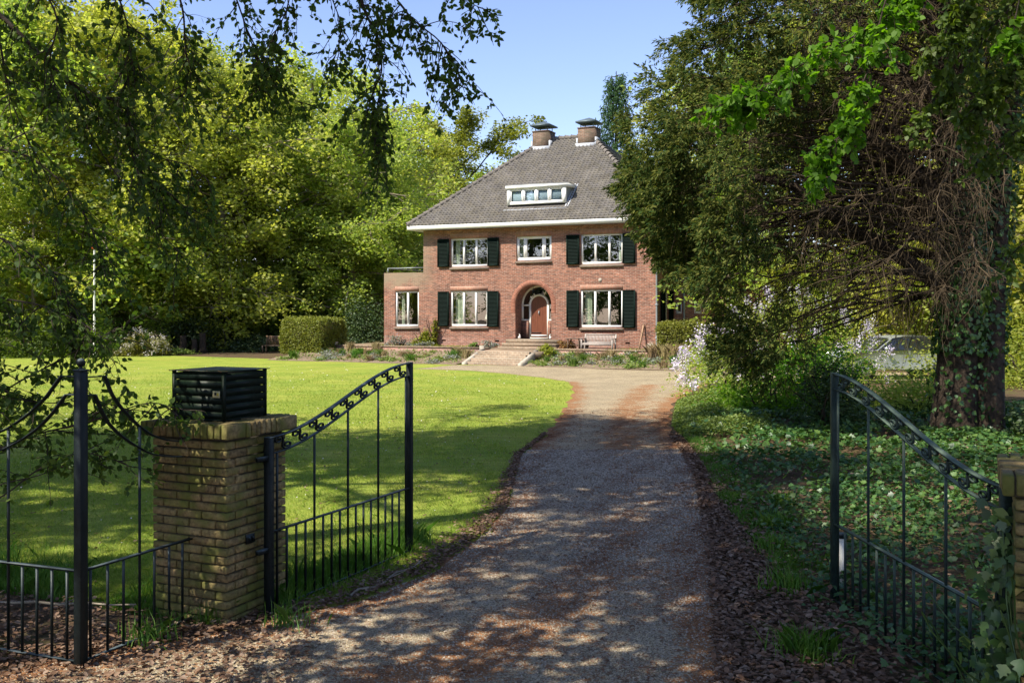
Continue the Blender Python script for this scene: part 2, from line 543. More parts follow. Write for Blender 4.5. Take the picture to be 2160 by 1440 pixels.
rows = np.concatenate([np.arange(2, 20, .2), np.arange(20, 43.1, .3), [43.1]])
NC = 28
Yg = np.repeat(rows[:, None], NC + 1, 1)
tt = np.linspace(0, 1, NC + 1)[None]
jit = .05 * np.sin(rows * 3.1) + .04 * np.sin(rows * 7.7 + 1)
Lx = xL(rows) + jit
Rx = xR(rows) - .05 * np.sin(rows * 4.3)
Xg = Lx[:, None] * (1 - tt) + Rx[:, None] * tt
V = np.stack([Xg, Yg, np.full_like(Xg, .010)], -1).reshape(-1, 3)
i = np.arange(len(rows) - 1)[:, None] * (NC + 1)
j = np.arange(NC)[None]
F = np.stack([i + j, i + j + 1, i + NC + 2 + j, i + NC + 1 + j], -1).reshape(-1, 4)
dr = B().add(V, F).build('driveway', M['drive'])
tag(dr, 'pale gravel driveway strewn with orange brown needles', 'driveway', kind='structure')
dl, drr = Xg - Lx[:, None], Rx[:, None] - Xg
lit = np.exp(-(dl / .5) ** 2) * .95 + np.exp(-(drr / .5) ** 2) * 1.0
cen = Lx[:, None] * .42 + Rx[:, None] * .58
lit += np.where((Yg < 32), .82 * np.exp(-((Xg - cen) / .5) ** 2), 0)
lit *= np.where(Yg > 33, .45, 1)
lit += np.clip((14 - Yg) / 14, 0, 1) * .62
# bare compacted patches in the wheel track close to the gate
lit -= .7 * np.exp(-((Xg - 1.0) / .22) ** 2 - ((Yg - 7.4) / 1.0) ** 2)
at_ = dr.data.attributes.new('litter', 'FLOAT', 'POINT')
at_.data.foreach_set('value', (lit - .12).astype(np.float32).ravel())


def bedline_x(y): return 4.19 - 1.895 * (y - 40)


# lawn sheet
rowl = np.arange(8.0, 57, .5)
Lr = np.where(rowl < 40.4, xL(rowl) + .06, np.minimum(bedline_x(rowl) + .4, 3))
V = []
NL = 12
for y, xr in zip(rowl, Lr):
    xl = -3.0 - (y - 7.9) * 2.0 if y < 20 else -46
    xl = max(xl, -46)
    if y < 9: xl = max(xl, -3.2 - (y - 8) * 2.2)
    for t in np.linspace(0, 1, NL + 1):
        V.append((xl * (1 - t) + xr * t, y, .005))
i = np.arange(len(rowl) - 1)[:, None] * (NL + 1)
j = np.arange(NL)[None]
F = np.stack([i + j, i + j + 1, i + NL + 2 + j, i + NL + 1 + j], -1).reshape(-1, 4)
tag(B().add(V, F).build('lawn', M['lawn']), 'broad mown lawn left of the driveway', 'lawn', kind='structure')

# ------------------------------------------------------------------ house frame (x right along the facade, y inwards)
FX, FY = 6.493, 45.0
RZ = -ALPHA
cA, sA = math.cos(ALPHA), math.sin(ALPHA)


def hw(x, y, z=0):
    return Vector((FX + cA * x + sA * y, FY - sA * x + cA * y, z))


# terrace, border and retaining wall: all in the house's frame
def hobj(bld, name, mat, **k):
    return bld.build(name, mat, **k)


ter = B().box(-17.2, 3.0, -1.72, 14, -.05, .56)
o = ter.build('terrace', M['soil'])
o.location = (FX, FY, 0); o.rotation_euler = (0, 0, RZ)
tag(o, 'raised earth terrace the house stands on', 'terrace', kind='structure')
b = B()
for x0, x1 in ((-17.6, -7.45), (-4.25, 4.5)):
    n = 60
    xs = np.linspace(x0, x1, n)
    ys = np.linspace(-1.78, -5.35, 14)
    Z = []
    for a_, y in enumerate(ys):
        for x in xs:
            t = a_ / 13
            z = .42 * (1 - t) ** 1.15 + .012 + .05 * math.sin(x * 2.3 + y * 3) * math.sin(x * 5.1 - y) * min(1, 3 * (1 - t)) * t ** .2
            Z.append((x, y + (.12 * math.sin(x * 1.3) if a_ == 13 else 0), max(z, .012)))
    i = np.arange(13)[:, None] * n
    j = np.arange(n - 1)[None]
    b.add(Z, np.stack([i + j + 1, i + j, i + n + j, i + n + j + 1], -1).reshape(-1, 4))
o = b.build('flower_bed', M['soil'], smooth=True)
o.location = (FX, FY, 0); o.rotation_euler = (0, 0, RZ)
tag(o, 'sloping border of bare brown soil below the terrace', 'flower bed', kind='structure')


def low_wall(x0, x1, label):
    w = empty('retaining_wall', hw((x0 + x1) / 2, -1.75, .3), RZ, label=label, cat='low wall')
    L = (x1 - x0) / 2
    B().box(-L, L, -.1, .028, -.3, .27).build('wall', M['brick'], w)
    B().box(-L - .01, L + .01, -.125, .06, .273, .345).build('coping', M['step_brick'], w)


low_wall(-17.0, -7.5, 'low red brick retaining wall left of the garden steps')
low_wall(-4.2, 2.8, 'low red brick retaining wall in front of the bench')

# ------------------------------------------------------------------ house
house = empty('brick_house', (FX, FY, 0), RZ, label='large red brick country house with grey hipped roof and white eaves', cat='house')


def wall_grid(b, x0, x1, z0, z1, holes, y=0.0, axis='x', depth=.14):
    """wall face with rectangular openings and their reveals; holes (xa,xb,za,zb)"""
    xs = sorted({x0, x1, *[h[0] for h in holes], *[h[1] for h in holes]})
    zs = sorted({z0, z1, *[h[2] for h in holes], *[h[3] for h in holes]})

    def P(u, v, w):
        return (u, y + w, v) if axis == 'x' else (y - w, u, v)
    for a, c in zip(xs, xs[1:]):
        for d, e in zip(zs, zs[1:]):
            mx, mz = (a + c) / 2, (d + e) / 2
            if any(h[0] < mx < h[1] and h[2] < mz < h[3] for h in holes): continue
            b.add([P(a, d, 0), P(c, d, 0), P(c, e, 0), P(a, e, 0)], [(0, 1, 2, 3)])
    for h in holes:
        if len(h) > 4: continue
        xa, xb, za, zb = h[:4]
        for q in (((xa, za), (xa, zb)), ((xb, zb), (xb, za)), ((xa, zb), (xb, zb)), ((xb, za), (xa, za))):
            (u1, v1), (u2, v2) = q
            b.add([P(u1, v1, 0), P(u2, v2, 0), P(u2, v2, depth), P(u1, v1, depth)], [(0, 1, 2, 3)])


EAVE, PL = 6.36, .50
UW = [(-10.46, -8.41, 4.50, 5.90), (-6.90, -5.08, 4.74, 5.90), (-3.60, -1.56, 4.50, 5.90)]
LW = [(-10.46, -8.43, 1.57, 3.32), (-3.61, -1.56, 1.57, 3.32)]
AX0, AX1, AZ, AR = -6.95, -5.09, 2.65, .93
ACX = (AX0 + AX1) / 2
wb = B()
vents = [(-1.43, -1.21, .83, .905), (-10.95, -10.73, .84, .915), (-8.03, -7.81, .85, .925)]
wall_grid(wb, -12.0, 0, PL, EAVE, UW + LW + vents + [(AX0, AX1, PL, AZ + AR, 1)])
# spandrels round the arch and its deep reveal
na = 28
ang = np.linspace(math.pi, 0, na + 1)
ap = [(ACX + AR * math.cos(t), AZ + AR * math.sin(t)) for t in ang]
for (x1, z1), (x2, z2) in zip(ap, ap[1:]):
    wb.add([(x1, 0, z1), (x2, 0, z2), (x2, 0, AZ + AR), (x1, 0, AZ + AR)], [(0, 1, 2, 3)])
    wb.add([(x1, 0, z1), (x1, .85, z1), (x2, .85, z2), (x2, 0, z2)], [(0, 1, 2, 3)])
wb.add([(AX0, 0, PL), (AX0, .85, PL), (AX0, .85, AZ), (AX0, 0, AZ)], [(0, 1, 2, 3)])
wb.add([(AX1, 0, PL), (AX1, 0, AZ), (AX1, .85, AZ), (AX1, .85, PL)], [(0, 1, 2, 3)])
# side walls, back
wall_grid(wb, 0, 9.5, PL, EAVE, [(1.35, 2.05, 1.57, 3.3)], y=0.0, axis='y')
wb.add([(-12, 0, PL), (-12, 0, EAVE), (-12, 9.5, EAVE), (-12, 9.5, PL)], [(0, 1, 2, 3)])
wb.add([(-12, 9.5, PL), (-12, 9.5, EAVE), (0, 9.5, EAVE), (0, 9.5, PL)], [(0, 1, 2, 3)])
wb.build('wall', M['brick'], house)
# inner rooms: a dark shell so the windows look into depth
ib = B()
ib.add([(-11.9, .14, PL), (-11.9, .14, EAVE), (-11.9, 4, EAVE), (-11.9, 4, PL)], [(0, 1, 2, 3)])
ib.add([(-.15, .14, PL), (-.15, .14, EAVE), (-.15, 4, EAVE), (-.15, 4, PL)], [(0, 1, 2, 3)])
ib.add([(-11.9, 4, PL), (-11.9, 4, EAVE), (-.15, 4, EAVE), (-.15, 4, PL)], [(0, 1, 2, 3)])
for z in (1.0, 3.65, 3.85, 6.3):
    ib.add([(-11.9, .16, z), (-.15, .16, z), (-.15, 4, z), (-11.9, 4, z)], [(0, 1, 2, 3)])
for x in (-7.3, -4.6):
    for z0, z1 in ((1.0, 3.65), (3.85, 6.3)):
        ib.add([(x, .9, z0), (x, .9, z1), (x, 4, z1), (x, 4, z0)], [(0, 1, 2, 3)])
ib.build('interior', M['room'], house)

# annex on the left
ab = B()
AH = [(-13.63, -12.27, 1.54, 3.33)]
wall_grid(ab, -14.3, -12.0, PL, 4.27, AH)
ab.add([(-14.3, 0, PL), (-14.3, 0, 4.27), (-14.3, 5, 4.27), (-14.3, 5, PL)], [(0, 1, 2, 3)])
ab.add([(-14.3, 0, 4.27), (-12, 0, 4.27), (-12, .25, 4.27), (-14.3, .25, 4.27)], [(0, 1, 2, 3)])
ab.add([(-14.3, 5, PL), (-14.3, 5, 4.27), (-12, 5, 4.27), (-12, 5, PL)], [(0, 1, 2, 3)])
ab.add([(-14.3, .25, 4.1), (-12, .25, 4.1), (-12, 5, 4.1), (-14.3, 5, 4.1)], [(0, 1, 2, 3)])
ab.add([(-14.3, .25, 4.1), (-14.3, .25, 4.27), (-12, .25, 4.27), (-12, .25, 4.1)], [(0, 1, 2, 3)])
an = ab.build('annex_wall', M['brick'], house)
an['label'] = 'low flat roofed brick annex wall with grey weathered parapet'
# panes at the back of the annex bring light through it
rb = B()
for p, q in (((-14.25, .3, 4.52), (-12.02, .3, 4.52)), ((-14.25, .3, 4.27), (-14.25, .3, 4.52)), ((-14.25, .3, 4.52), (-14.25, 4.6, 4.52)), ((-14.25, 4.6, 4.27), (-14.25, 4.6, 4.52)), ((-14.25, 4.6, 4.52), (-12.02, 4.6, 4.52))):
    rb.bar(p, q, .035)
rb.build('terrace_railing', M['zinc'], house)


def window(x0, x1, z0, z1, mull, y=.07, mat=None, bot=.11, curtains=(), sash=False, axis='x', sill=True, name='window'):
    mat = mat or M['white']
    f = B()
    t = .075
    bx = (lambda a, c, d, e, yy0, yy1: f.box(a, c, yy0, yy1, d, e)) if axis == 'x' else (lambda a, c, d, e, yy0, yy1: f.box(-yy1, -yy0, a, c, d, e))
    bx(x0, x0 + t, z0, z1, y, y + .09); bx(x1 - t, x1, z0, z1, y, y + .09)
    bx(x0 + t, x1 - t, z1 - t, z1, y, y + .09); bx(x0 + t, x1 - t, z0, z0 + bot, y - .02, y + .09)
    cuts = [x0 + t] + [m for m in mull] + [x1 - t]
    for m in mull:
        bx(m - .045, m + .045, z0 + bot, z1 - t, y + .004, y + .088)
    if sash:
        for a, c in zip(cuts, cuts[1:]):
            a2 = a + (.045 if a in mull else 0) ; c2 = c - (.045 if c in mull else 0)
            s_ = .045
            bx(a2, a2 + s_, z0 + bot, z1 - t, y + .02, y + .07); bx(c2 - s_, c2, z0 + bot, z1 - t, y + .02, y + .07)
            bx(a2 + s_, c2 - s_, z1 - t - s_, z1 - t, y + .02, y + .07); bx(a2 + s_, c2 - s_, z0 + bot, z0 + bot + s_, y + .02, y + .07)
    w = empty(name, (0, 0, 0))
    w.parent = house
    f.build('window_frame', mat, w)
    p = B()
    if axis == 'x': p.add([(x0 + t, y + .05, z0 + bot), (x1 - t, y + .05, z0 + bot), (x1 - t, y + .05, z1 - t), (x0 + t, y + .05, z1 - t)], [(0, 1, 2, 3)])
    else: p.add([(-y - .05, x0 + t, z0 + bot), (-y - .05, x1 - t, z0 + bot), (-y - .05, x1 - t, z1 - t), (-y - .05, x0 + t, z1 - t)], [(0, 1, 2, 3)])
    p.build('pane', M['glass'], w)
    if sill and axis == 'x':
        s_ = B()
        s_.add([(x0 - .03, -.09, z0 - .125), (x1 + .03, -.09, z0 - .125), (x1 + .03, -.09, z0 - .05), (x0 - .03, -.09, z0 - .05), (x0 - .03, y, z0 - .003), (x1 + .03, y, z0 - .003), (x0 - .03, y, z0 - .125), (x1 + .03, y, z0 - .125)],
               [(0, 1, 2, 3), (3, 2, 5, 4), (0, 3, 4, 6), (1, 7, 5, 2), (0, 6, 7, 1)])
        s_.build('sill', M['sill'], w)
    for a, c in curtains:
        n = 16
        xs = np.linspace(a, c, n)
        cv = [(x, y + .28 + .05 * math.sin(i * 1.9), z) for z in (z0 + .1, z1 - .05) for i, x in enumerate(xs)]
        q = B().add(cv, [(i, i + 1, n + i + 1, n + i) for i in range(n - 1)]).build('curtain', M['curtain'], w)
    return w


for (x0, x1, z0, z1), cu in zip(UW, ([(-10.35, -10.1)], [(-6.85, -6.65), (-5.35, -5.15)], [(-1.85, -1.66)])):
    if x1 - x0 < 1.9: window(x0, x1, z0, z1, [x0 + .44, x1 - .42], curtains=cu, sash=True)
    else: window(x0, x1, z0, z1, [x0 + .70, x1 - .66], curtains=cu)
for (x0, x1, z0, z1), cu in zip(LW, ([(-10.35, -9.95)], [(-3.5, -3.15)])):
    window(x0, x1, z0, z1, [x0 + .70, x1 - .66], curtains=cu, y=.05)
window(*AH[0], [-12.93], y=.05, curtains=[(-13.45, -13.25), (-12.5, -12.36)])
window(1.35, 2.05, 1.57, 3.3, [], y=.06, mat=M['creamw'], axis='y')

# flat brick lintels standing 3 mm proud
for x0, x1, z0, z1 in UW + LW + AH:
    lb = B().box(x0 - .02, x1 + .02, -.0015, .03, z1 + .002, z1 + .235)
    lb.build('lintel', M['soldier'], house)
# arch ring of wedge bricks
vb = B()
nv = 50
for r0, r1, n_ in ((AR + .002, AR + .232, nv),):
    for q in range(n_):
        a0, a1 = math.pi * (q + .08) / n_, math.pi * (q + .92) / n_
        pts = [(ACX + r * math.cos(t), z_, AZ + r * math.sin(t)) for r in (r0, r1) for t in (a0, a1) for z_ in (-.003, .02)]
        vb.add(pts, [(0, 2, 6, 4), (0, 1, 3, 2), (4, 6, 7, 5), (0, 4, 5, 1), (2, 3, 7, 6)])
for side in (AX0 - .232, AX1 + .002):
    for q in range(6):
        z = AZ - .02 - q * .067
        vb.box(side, side + .23, -.003, .02, z - .052, z)
vb.build('arch_ring', M['vouss'], house)


def shutter(x0, x1, z0, z1, axis='x'):
    b = B()
    y0, y1 = -.115, -.06
    bx = (lambda a, c, d, e, p, q: b.box(a, c, p, q, d, e)) if axis == 'x' else (lambda a, c, d, e, p, q: b.box(-q, -p, a, c, d, e))
    t = .065
    bx(x0, x0 + t, z0, z1, y0, y1); bx(x1 - t, x1, z0, z1, y0, y1)
    bx(x0 + t, x1 - t, z1 - t, z1, y0 + .002, y1 - .002); bx(x0 + t, x1 - t, z0, z0 + t * 1.3, y0 + .002, y1 - .002)
    n = int((z1 - z0 - .16) / .062)
    for q in range(n):
        zc = z0 + .11 + q * (z1 - z0 - .19) / (n - 1)
        if axis == 'x':
            b.add([(x0 + t, y0 + .006, zc - .028), (x1 - t, y0 + .006, zc - .028), (x1 - t, y1 - .004, zc + .022), (x0 + t, y1 - .004, zc + .022),
                   (x0 + t, y0 + .006, zc - .02), (x1 - t, y0 + .006, zc - .02), (x1 - t, y1 - .004, zc + .03), (x0 + t, y1 - .004, zc + .03)],
                  np.array([(0, 3, 2, 1), (4, 5, 6, 7), (0, 1, 5, 4)]))
        else:
            b.add([(-y0 - .006, x0 + t, zc - .028), (-y0 - .006, x1 - t, zc - .028), (-y1 + .004, x1 - t, zc + .022), (-y1 + .004, x0 + t, zc + .022)], np.array([(0, 1, 2, 3)]))
    bx(x0 + .02, x1 - .02, z0 + .02, z1 - .02, y1 + .001, y1 + .005)
    o = b.build('shutter', M['shut'], house)
    for zz in (z0 + .22, z1 - .22):
        if axis == 'x': B().box((x0 + x1) / 2 - .02, (x0 + x1) / 2 + .02, -.056, .02, zz - .02, zz + .02).build('hinge', M['iron'], o)


for x0, x1, z0, z1 in UW[::2]:
    shutter(x0 - .69, x0 - .05, z0 + .01, z1 - .01); shutter(x1 + .02, x1 + .62, z0 + .01, z1 - .01)
for x0, x1, z0, z1 in LW:
    shutter(x0 - .67, x0 - .06, z0 + .01, z1 - .02); shutter(x1 + .02, x1 + .63, z0, z1 - .02)
shutter(.72, 1.3, 1.55, 3.3, 'y'); shutter(2.1, 2.68, 1.55, 3.3, 'y')

# front door in the arch
DY = .75
DC = (-6.45 - 5.6) / 2
DRr = .425
fr = B()


def ring(b, cx, cz, r0, r1, y0, y1, a0=0, a1=math.pi, n=24):
    ts = np.linspace(a0, a1, n + 1)
    for t0, t1 in zip(ts, ts[1:]):
        pts = [(cx + r * math.cos(t), y, cz + r * math.sin(t)) for t in (t0, t1) for r in (r0, r1) for y in (y0, y1)]
        b.add(pts, [(0, 2, 6, 4), (1, 5, 7, 3), (0, 4, 5, 1), (2, 3, 7, 6)])


ring(fr, ACX, AZ, AR - .085, AR - .001, DY, DY + .08)
ring(fr, DC, AZ - .02, DRr, DRr + .09, DY - .03, DY + .08)
for sx in (-1, 1):
    x = DC + sx * (DRr + .045)
    fr.box(x - .045, x + .045, DY - .03, DY + .08, 1.0, AZ - .02)
    xe = AX0 + .001 if sx < 0 else AX1 - .085
    fr.box(xe, xe + .084, DY, DY + .08, 1.92, AZ)
    xa, xb = sorted((xe + (.084 if sx < 0 else 0), x - sx * -.046))
    fr.box(xa, xb, DY + .005, DY + .075, AZ - .075, AZ)
    xa, xb = sorted((AX0 + .002 if sx < 0 else AX1 - .002, x - sx * -.046))
    fr.box(xa, xb, DY - .04, DY + .07, 1.86, 1.935)
for t in (R(62), R(118)):
    d = Vector((math.cos(t), 0, math.sin(t)))
    p = Vector((DC, DY + .04, AZ - .02))
    fr.bar(p + d * (DRr + .08), p + d * (AR - .05), .055, .06, (0, 1, 0))
fr.box(DC - DRr - .09, DC + DRr + .09, DY - .05, DY + .08, 1.0, 1.05)
dfr = fr.build('door_frame', M['creamw'], house)
pn = B()
ts = np.linspace(0, math.pi, 20)
pn.add([(AX0, DY + .045, 1.9), (AX1, DY + .045, 1.9)] + [(ACX + (AR - .02) * math.cos(t), DY + .045, AZ + (AR - .02) * math.sin(t)) for t in ts], [tuple(range(22))])
pn.build('pane', M['glass'], dfr)
db = B()
ts = np.linspace(0, math.pi, 20)
o_ = [(DC - DRr, 1.05), (DC + DRr, 1.05)] + [(DC + DRr * math.cos(t), AZ - .02 + DRr * math.sin(t)) for t in ts]
db.add([(x, DY + .01, z) for x, z in o_], [tuple(range(len(o_)))])
dor = db.build('front_door', M['door'], house)
B().box(DC - .02, DC + .02, DY - .04, DY + .005, 2.18, 2.34).box(DC - .018, DC + .018, DY - .07, DY - .041, 2.2, 2.24).build('door_knocker', M['zinc'], dor)
B().box(DC - .40, DC + .40, DY - .025, DY + .006, 1.12, 1.19).build('kick_plate', M['white'], dor)
B().box(DC - .38, DC + .12, DY - .02, DY + .006, 1.27, 1.30).build('letter_plate', M['iron'], dor)
pb = B()
for sx in (-1, 1):
    xe = AX0 + .002 if sx < 0 else AX1 - .002
    xi = DC + sx * (DRr + .092)
    pb = B()
    xa, xb = sorted((xe, xi))
    pb.box(xa, xb, DY + .0, DY + .08, .9, 1.858)
    xa, xb = sorted((xi, xi + sx * .14))
    pb.box(xa, xb, DY - .16, DY + .002, .9, 1.856)
    pb.build('porch_pier', M['brick'], house)
B().box(AX0 + .003, AX1 - .003, .002, DY + .1, .52, 1.0).build('porch_floor', M['step_brick'], house)
# hanging lantern in the arch
lt = B().bar((ACX - .12, .3, 3.58), (ACX - .12, .3, 3.36), .012)
lt.tube([(ACX - .12, .3, 3.37), (ACX - .12, .3, 3.33), (ACX - .12, .3, 3.18), (ACX - .12, .3, 3.15)], [.02, .07, .055, .01], 6)
lt.build('porch_lantern', M['iron'], house)
# vents: dark slots behind, plaque, downpipe
for x0, x1, z0, z1 in vents:
    B().box(x0, x1, .05, .12, z0, z1).build('air_vent', M['black'], house)
pq = B().tube([(-2.65, -.001, 3.77), (-2.65, -.02, 3.77)], [.09, .085], 20, True).build('wall_anchor', M['stone'], house)
dp = B().tube([(.07, -.07, .62), (.07, -.07, 6.2), (.07, -.3, 6.38)], .045, 10).build('downpipe', M['zinc'], house, True)
for z in (1.1, 2.6, 4.2, 5.6): B().box(.0, .14, -.13, -.003, z, z + .05).build('pipe_clamp', M['zinc'], dp)

# eaves
OV = .6
eb = B()
eb.box(-12 - OV, OV, -OV, -OV + .13, EAVE, 6.57)
eb.box(-12 - OV, -12 - OV + .13, -OV + .13, 9.5 + OV, EAVE, 6.57)
eb.box(OV - .13, OV, -OV + .13, 9.5 + OV, EAVE, 6.57)
eb.box(-12 - OV + .13, OV - .13, 9.5 + OV - .13, 9.5 + OV, EAVE, 6.57)
gt = eb.build('eaves_gutter', M['white'], house)
B().box(-12 - OV + .13, OV - .13, -OV + .13, 9.5 + OV - .13, EAVE + .03, EAVE + .05).build('soffit', M['creamw'], house)
zl = B()
zl.box(-12 - OV - .01, OV + .01, -OV - .015, -OV + .05, 6.573, 6.60)
zl.box(-12 - OV - .015, -12 - OV + .05, -OV + .05, 9.5 + OV, 6.573, 6.60)
zl.box(OV - .05, OV + .015, -OV + .05, 9.5 + OV, 6.573, 6.60)
zl.build('gutter_lip', M['zinc'], house)

# roof
ZE, ZR = 6.56, 11.30
YM = 4.75
HD = YM + OV
XL, XR_ = -12 - OV, OV
RL, RR = XL + HD, XR_ - HD
rf = B().add([(XL, -OV, ZE), (XR_, -OV, ZE), (XR_, 9.5 + OV, ZE), (XL, 9.5 + OV, ZE), (RL, YM, ZR), (RR, YM, ZR)], [(0, 1, 5, 4), (1, 2, 5), (2, 3, 4, 5), (3, 0, 4)])
roof = rf.build('roof', M['tile'], house)
slope = math.hypot(HD, ZR - ZE)
DX0, DX1, DZ0, DZ1 = -7.5, -4.44, 7.46, 8.22


def tiles(origin, ux, uy, length, skip=None):
    """pantiles on a hip slope: origin = left eave corner, ux along the eave, uy up the slope"""
    nrm = np.cross(ux, uy)
    TW, TG = .205, .185
    b = B()
    nr = int(slope / TG)
    prof = [(0, .025), (.15, .066), (.30, .030), (.65, .008), (.95, .012)]
    for r in range(nr):
        s0, s1 = r * TG, min((r + 1.12) * TG, slope)
        ins = s0 / slope * HD
        ins1 = min(1, (r + .6) * TG / slope) * HD
        nt = int(length / TW) + 1
        for q in range(nt):
            u0 = q * TW
            if u0 + TW * .5 < ins1 or u0 + TW * .5 > length - ins1: continue
            if skip and skip(u0 + TW / 2, s0): continue
            dz = rnd.uniform(-.004, .004)
            du = rnd.uniform(-.006, .006)
            lo, hi, fr_ = [], [], []
            for f_, h in prof:
                lo.append(origin + ux * (u0 + du + f_ * TW) + uy * s0 + nrm * (h + .046 + dz))
                hi.append(origin + ux * (u0 + du + f_ * TW) + uy * s1 + nrm * (h + .002))
                fr_.append(origin + ux * (u0 + du + f_ * TW) + uy * s0 + nrm * (.0))
            m = len(prof)
            b.add(lo + hi + fr_, np.array([(i, i + 1, m + i + 1, m + i) for i in range(m - 1)] + [(2 * m + i, 2 * m + i + 1, i + 1, i) for i in range(m - 1)]))
    return b


up = np.array([0, HD, ZR - ZE]) / slope
k_ = ZE + 0


def skipd(u, s_):
    x = XL + u
    y = -OV + s_ * HD / slope
    z = ZE + s_ * (ZR - ZE) / slope
    if DX0 - .02 < x < DX1 + .02 and .1 < y < 1.3: return True
    return any(a < x < b_ and y > 4.12 for a, b_ in ((-7.84, -6.93), (-5.32, -4.4)))


ft = tiles(np.array([XL, -OV, ZE]), np.array([1., 0, 0]), up, XR_ - XL, skipd)
ft.build('roof_tiles', M['tile'], roof)
upr = np.array([-HD, 0, ZR - ZE]) / slope
st_ = tiles(np.array([XR_, -OV, ZE]), np.array([0., 1, 0]), upr, 9.5 + 2 * OV)
st_.build('roof_tiles', M['tile'], roof)
upl = np.array([HD, 0, ZR - ZE]) / slope
st_ = tiles(np.array([XL, 9.5 + OV, ZE]), np.array([0., -1, 0]), upl, 9.5 + 2 * OV)
st_.build('roof_tiles', M['tile'], roof)
hb = B()


def hips(p, q, stepl=.34):
    p, q = np.array(p, float), np.array(q, float)
    L = np.linalg.norm(q - p)
    n = int(L / stepl)
    d = (q - p) / L
    for i in range(n):
        a = p + d * (i * stepl)
        c = p + d * ((i + 1.12) * stepl)
        hb.tube([a + (0, 0, .05), c + (0, 0, .02)], [.135, .105], 9)
        hb.tube([a + (0, 0, .05), a + d * .03 + (0, 0, .05)], [.145, .145], 9)


hips((XL, -OV, ZE), (RL, YM, ZR)); hips((XR_, -OV, ZE), (RR, YM, ZR))
hips((XL, 9.5 + OV, ZE), (RL, YM, ZR)); hips((XR_, 9.5 + OV, ZE), (RR, YM, ZR)); hips((RL, YM, ZR), (RR, YM, ZR))
hb.build('ridge_tiles', M['ridget'], roof)


def zroof(y): return ZE + (y + OV) * (ZR - ZE) / HD


for x0, x1 in ((-7.84, -6.93), (-5.32, -4.4)):
    ch = B().box(x0, x1, 4.2, 5.1, 10.6, 11.66).box(x0 - .025, x1 + .025, 4.175, 5.125, 11.663, 11.72).build('chimney', M['chim'], roof)
    B().box(x0 - .09, x1 + .09, 4.06, 4.198, zroof(4.05) - .05, zroof(4.2) + .07).box(x0 - .09, x0 - .002, 4.2, 4.75, 10.7, zroof(4.6) + .02).box(x1 + .002, x1 + .09, 4.2, 4.75, 10.7, zroof(4.6) + .02).build('lead_flashing', M['lead'], ch)
    cp = B()
    xm = (x0 + x1) / 2
    a, c, d, e = xm - .56, xm + .56, 4.65 - .56, 4.65 + .56
    cp.add([(a, d, 11.96), (c, d, 11.96), (c, e, 11.96), (a, e, 11.96), (a, d, 12.03), (c, d, 12.03), (c, e, 12.03), (a, e, 12.03), (xm, 4.65, 12.27)],
           [(0, 3, 2, 1), (0, 1, 5, 4), (1, 2, 6, 5), (2, 3, 7, 6), (3, 0, 4, 7), (4, 5, 8), (5, 6, 8), (6, 7, 8), (7, 4, 8)])
    for px_ in (x0 + .12, x1 - .12):
        for py_ in (4.32, 4.98):
            cp.bar((px_, py_, 11.72), (px_, py_, 11.965), .035)
    cp.bar((x0 + .12, 4.32, 11.75), (x1 - .12, 4.32, 11.75), .02); cp.bar((x1 - .12, 4.32, 11.75), (x1 - .12, 4.98, 11.75), .02)
    cp.build('chimney_cap', M['capm'], ch)

# dormer
dm = empty('dormer', (0, 0, 0)); dm.parent = house
Y0 = .24
cb = B()
cb.add([(DX0 + .03, Y0 + .08, DZ0), (DX0 + .03, Y0 + .08, DZ1), (DX0 + .03, 1.3, DZ1)], [(0, 1, 2)])
cb.build('dormer_cheek', M['zinc'], dm); cb = B()
cb.add([(DX1 - .03, Y0 + .08, DZ0 - .2), (DX1 - .03, 1.3, DZ1), (DX1 - .03, Y0 + .08, DZ1)], [(0, 1, 2)])
cb.build('dormer_cheek', M['zinc'], dm)
B().box(DX0 - .06, DX1 + .1, Y0 - .07, 1.45, DZ1 + .02, DZ1 + .165).build('dormer_roof', M['white'], dm)
B().box(DX0 - .07, DX1 + .11, Y0 - .08, 1.45, DZ1 + .168, DZ1 + .19).build('roof_edge', M['zinc'], dm)
fb = B()
fb.box(DX0, DX0 + .17, Y0, Y0 + .1, DZ0, DZ1 + .018); fb.box(DX1 - .17, DX1, Y0, Y0 + .1, DZ0, DZ1 + .018)
fb.box(DX0 + .17, DX1 - .17, Y0 + .001, Y0 + .1, DZ1 - .04, DZ1 + .018); fb.box(DX0 + .17, DX1 - .17, Y0 - .02, Y0 + .1, DZ0, DZ0 + .10)
ww = (DX1 - DX0 - .34) / 4
for q in range(4):
    a = DX0 + .17 + q * ww
    if q: fb.box(a - .035, a + .035, Y0 + .005, Y0 + .095, DZ0 + .1, DZ1 - .04)
    a0, a1 = a + (.035 if q else 0), a + ww - (.035 if q < 3 else 0)
    s_ = .055
    fb.box(a0, a0 + s_, Y0 + .03, Y0 + .08, DZ0 + .1, DZ1 - .04); fb.box(a1 - s_, a1, Y0 + .03, Y0 + .08, DZ0 + .1, DZ1 - .04)
    fb.box(a0 + s_, a1 - s_, Y0 + .03, Y0 + .08, DZ0 + .1, DZ0 + .155); fb.box(a0 + s_, a1 - s_, Y0 + .03, Y0 + .08, DZ1 - .095, DZ1 - .04)
fb.build('window_frame', M['white'], dm)
B().add([(DX0 + .17, Y0 + .06, DZ0 + .1), (DX1 - .17, Y0 + .06, DZ0 + .1), (DX1 - .17, Y0 + .06, DZ1 - .04), (DX0 + .17, Y0 + .06, DZ1 - .04)], [(0, 1, 2, 3)]).build('pane', M['glass'], dm)
ck = B().box(DX0 + .18, DX1 - .18, Y0 + .12, Y0 + .13, DZ0 + .0, DZ1 - .02)
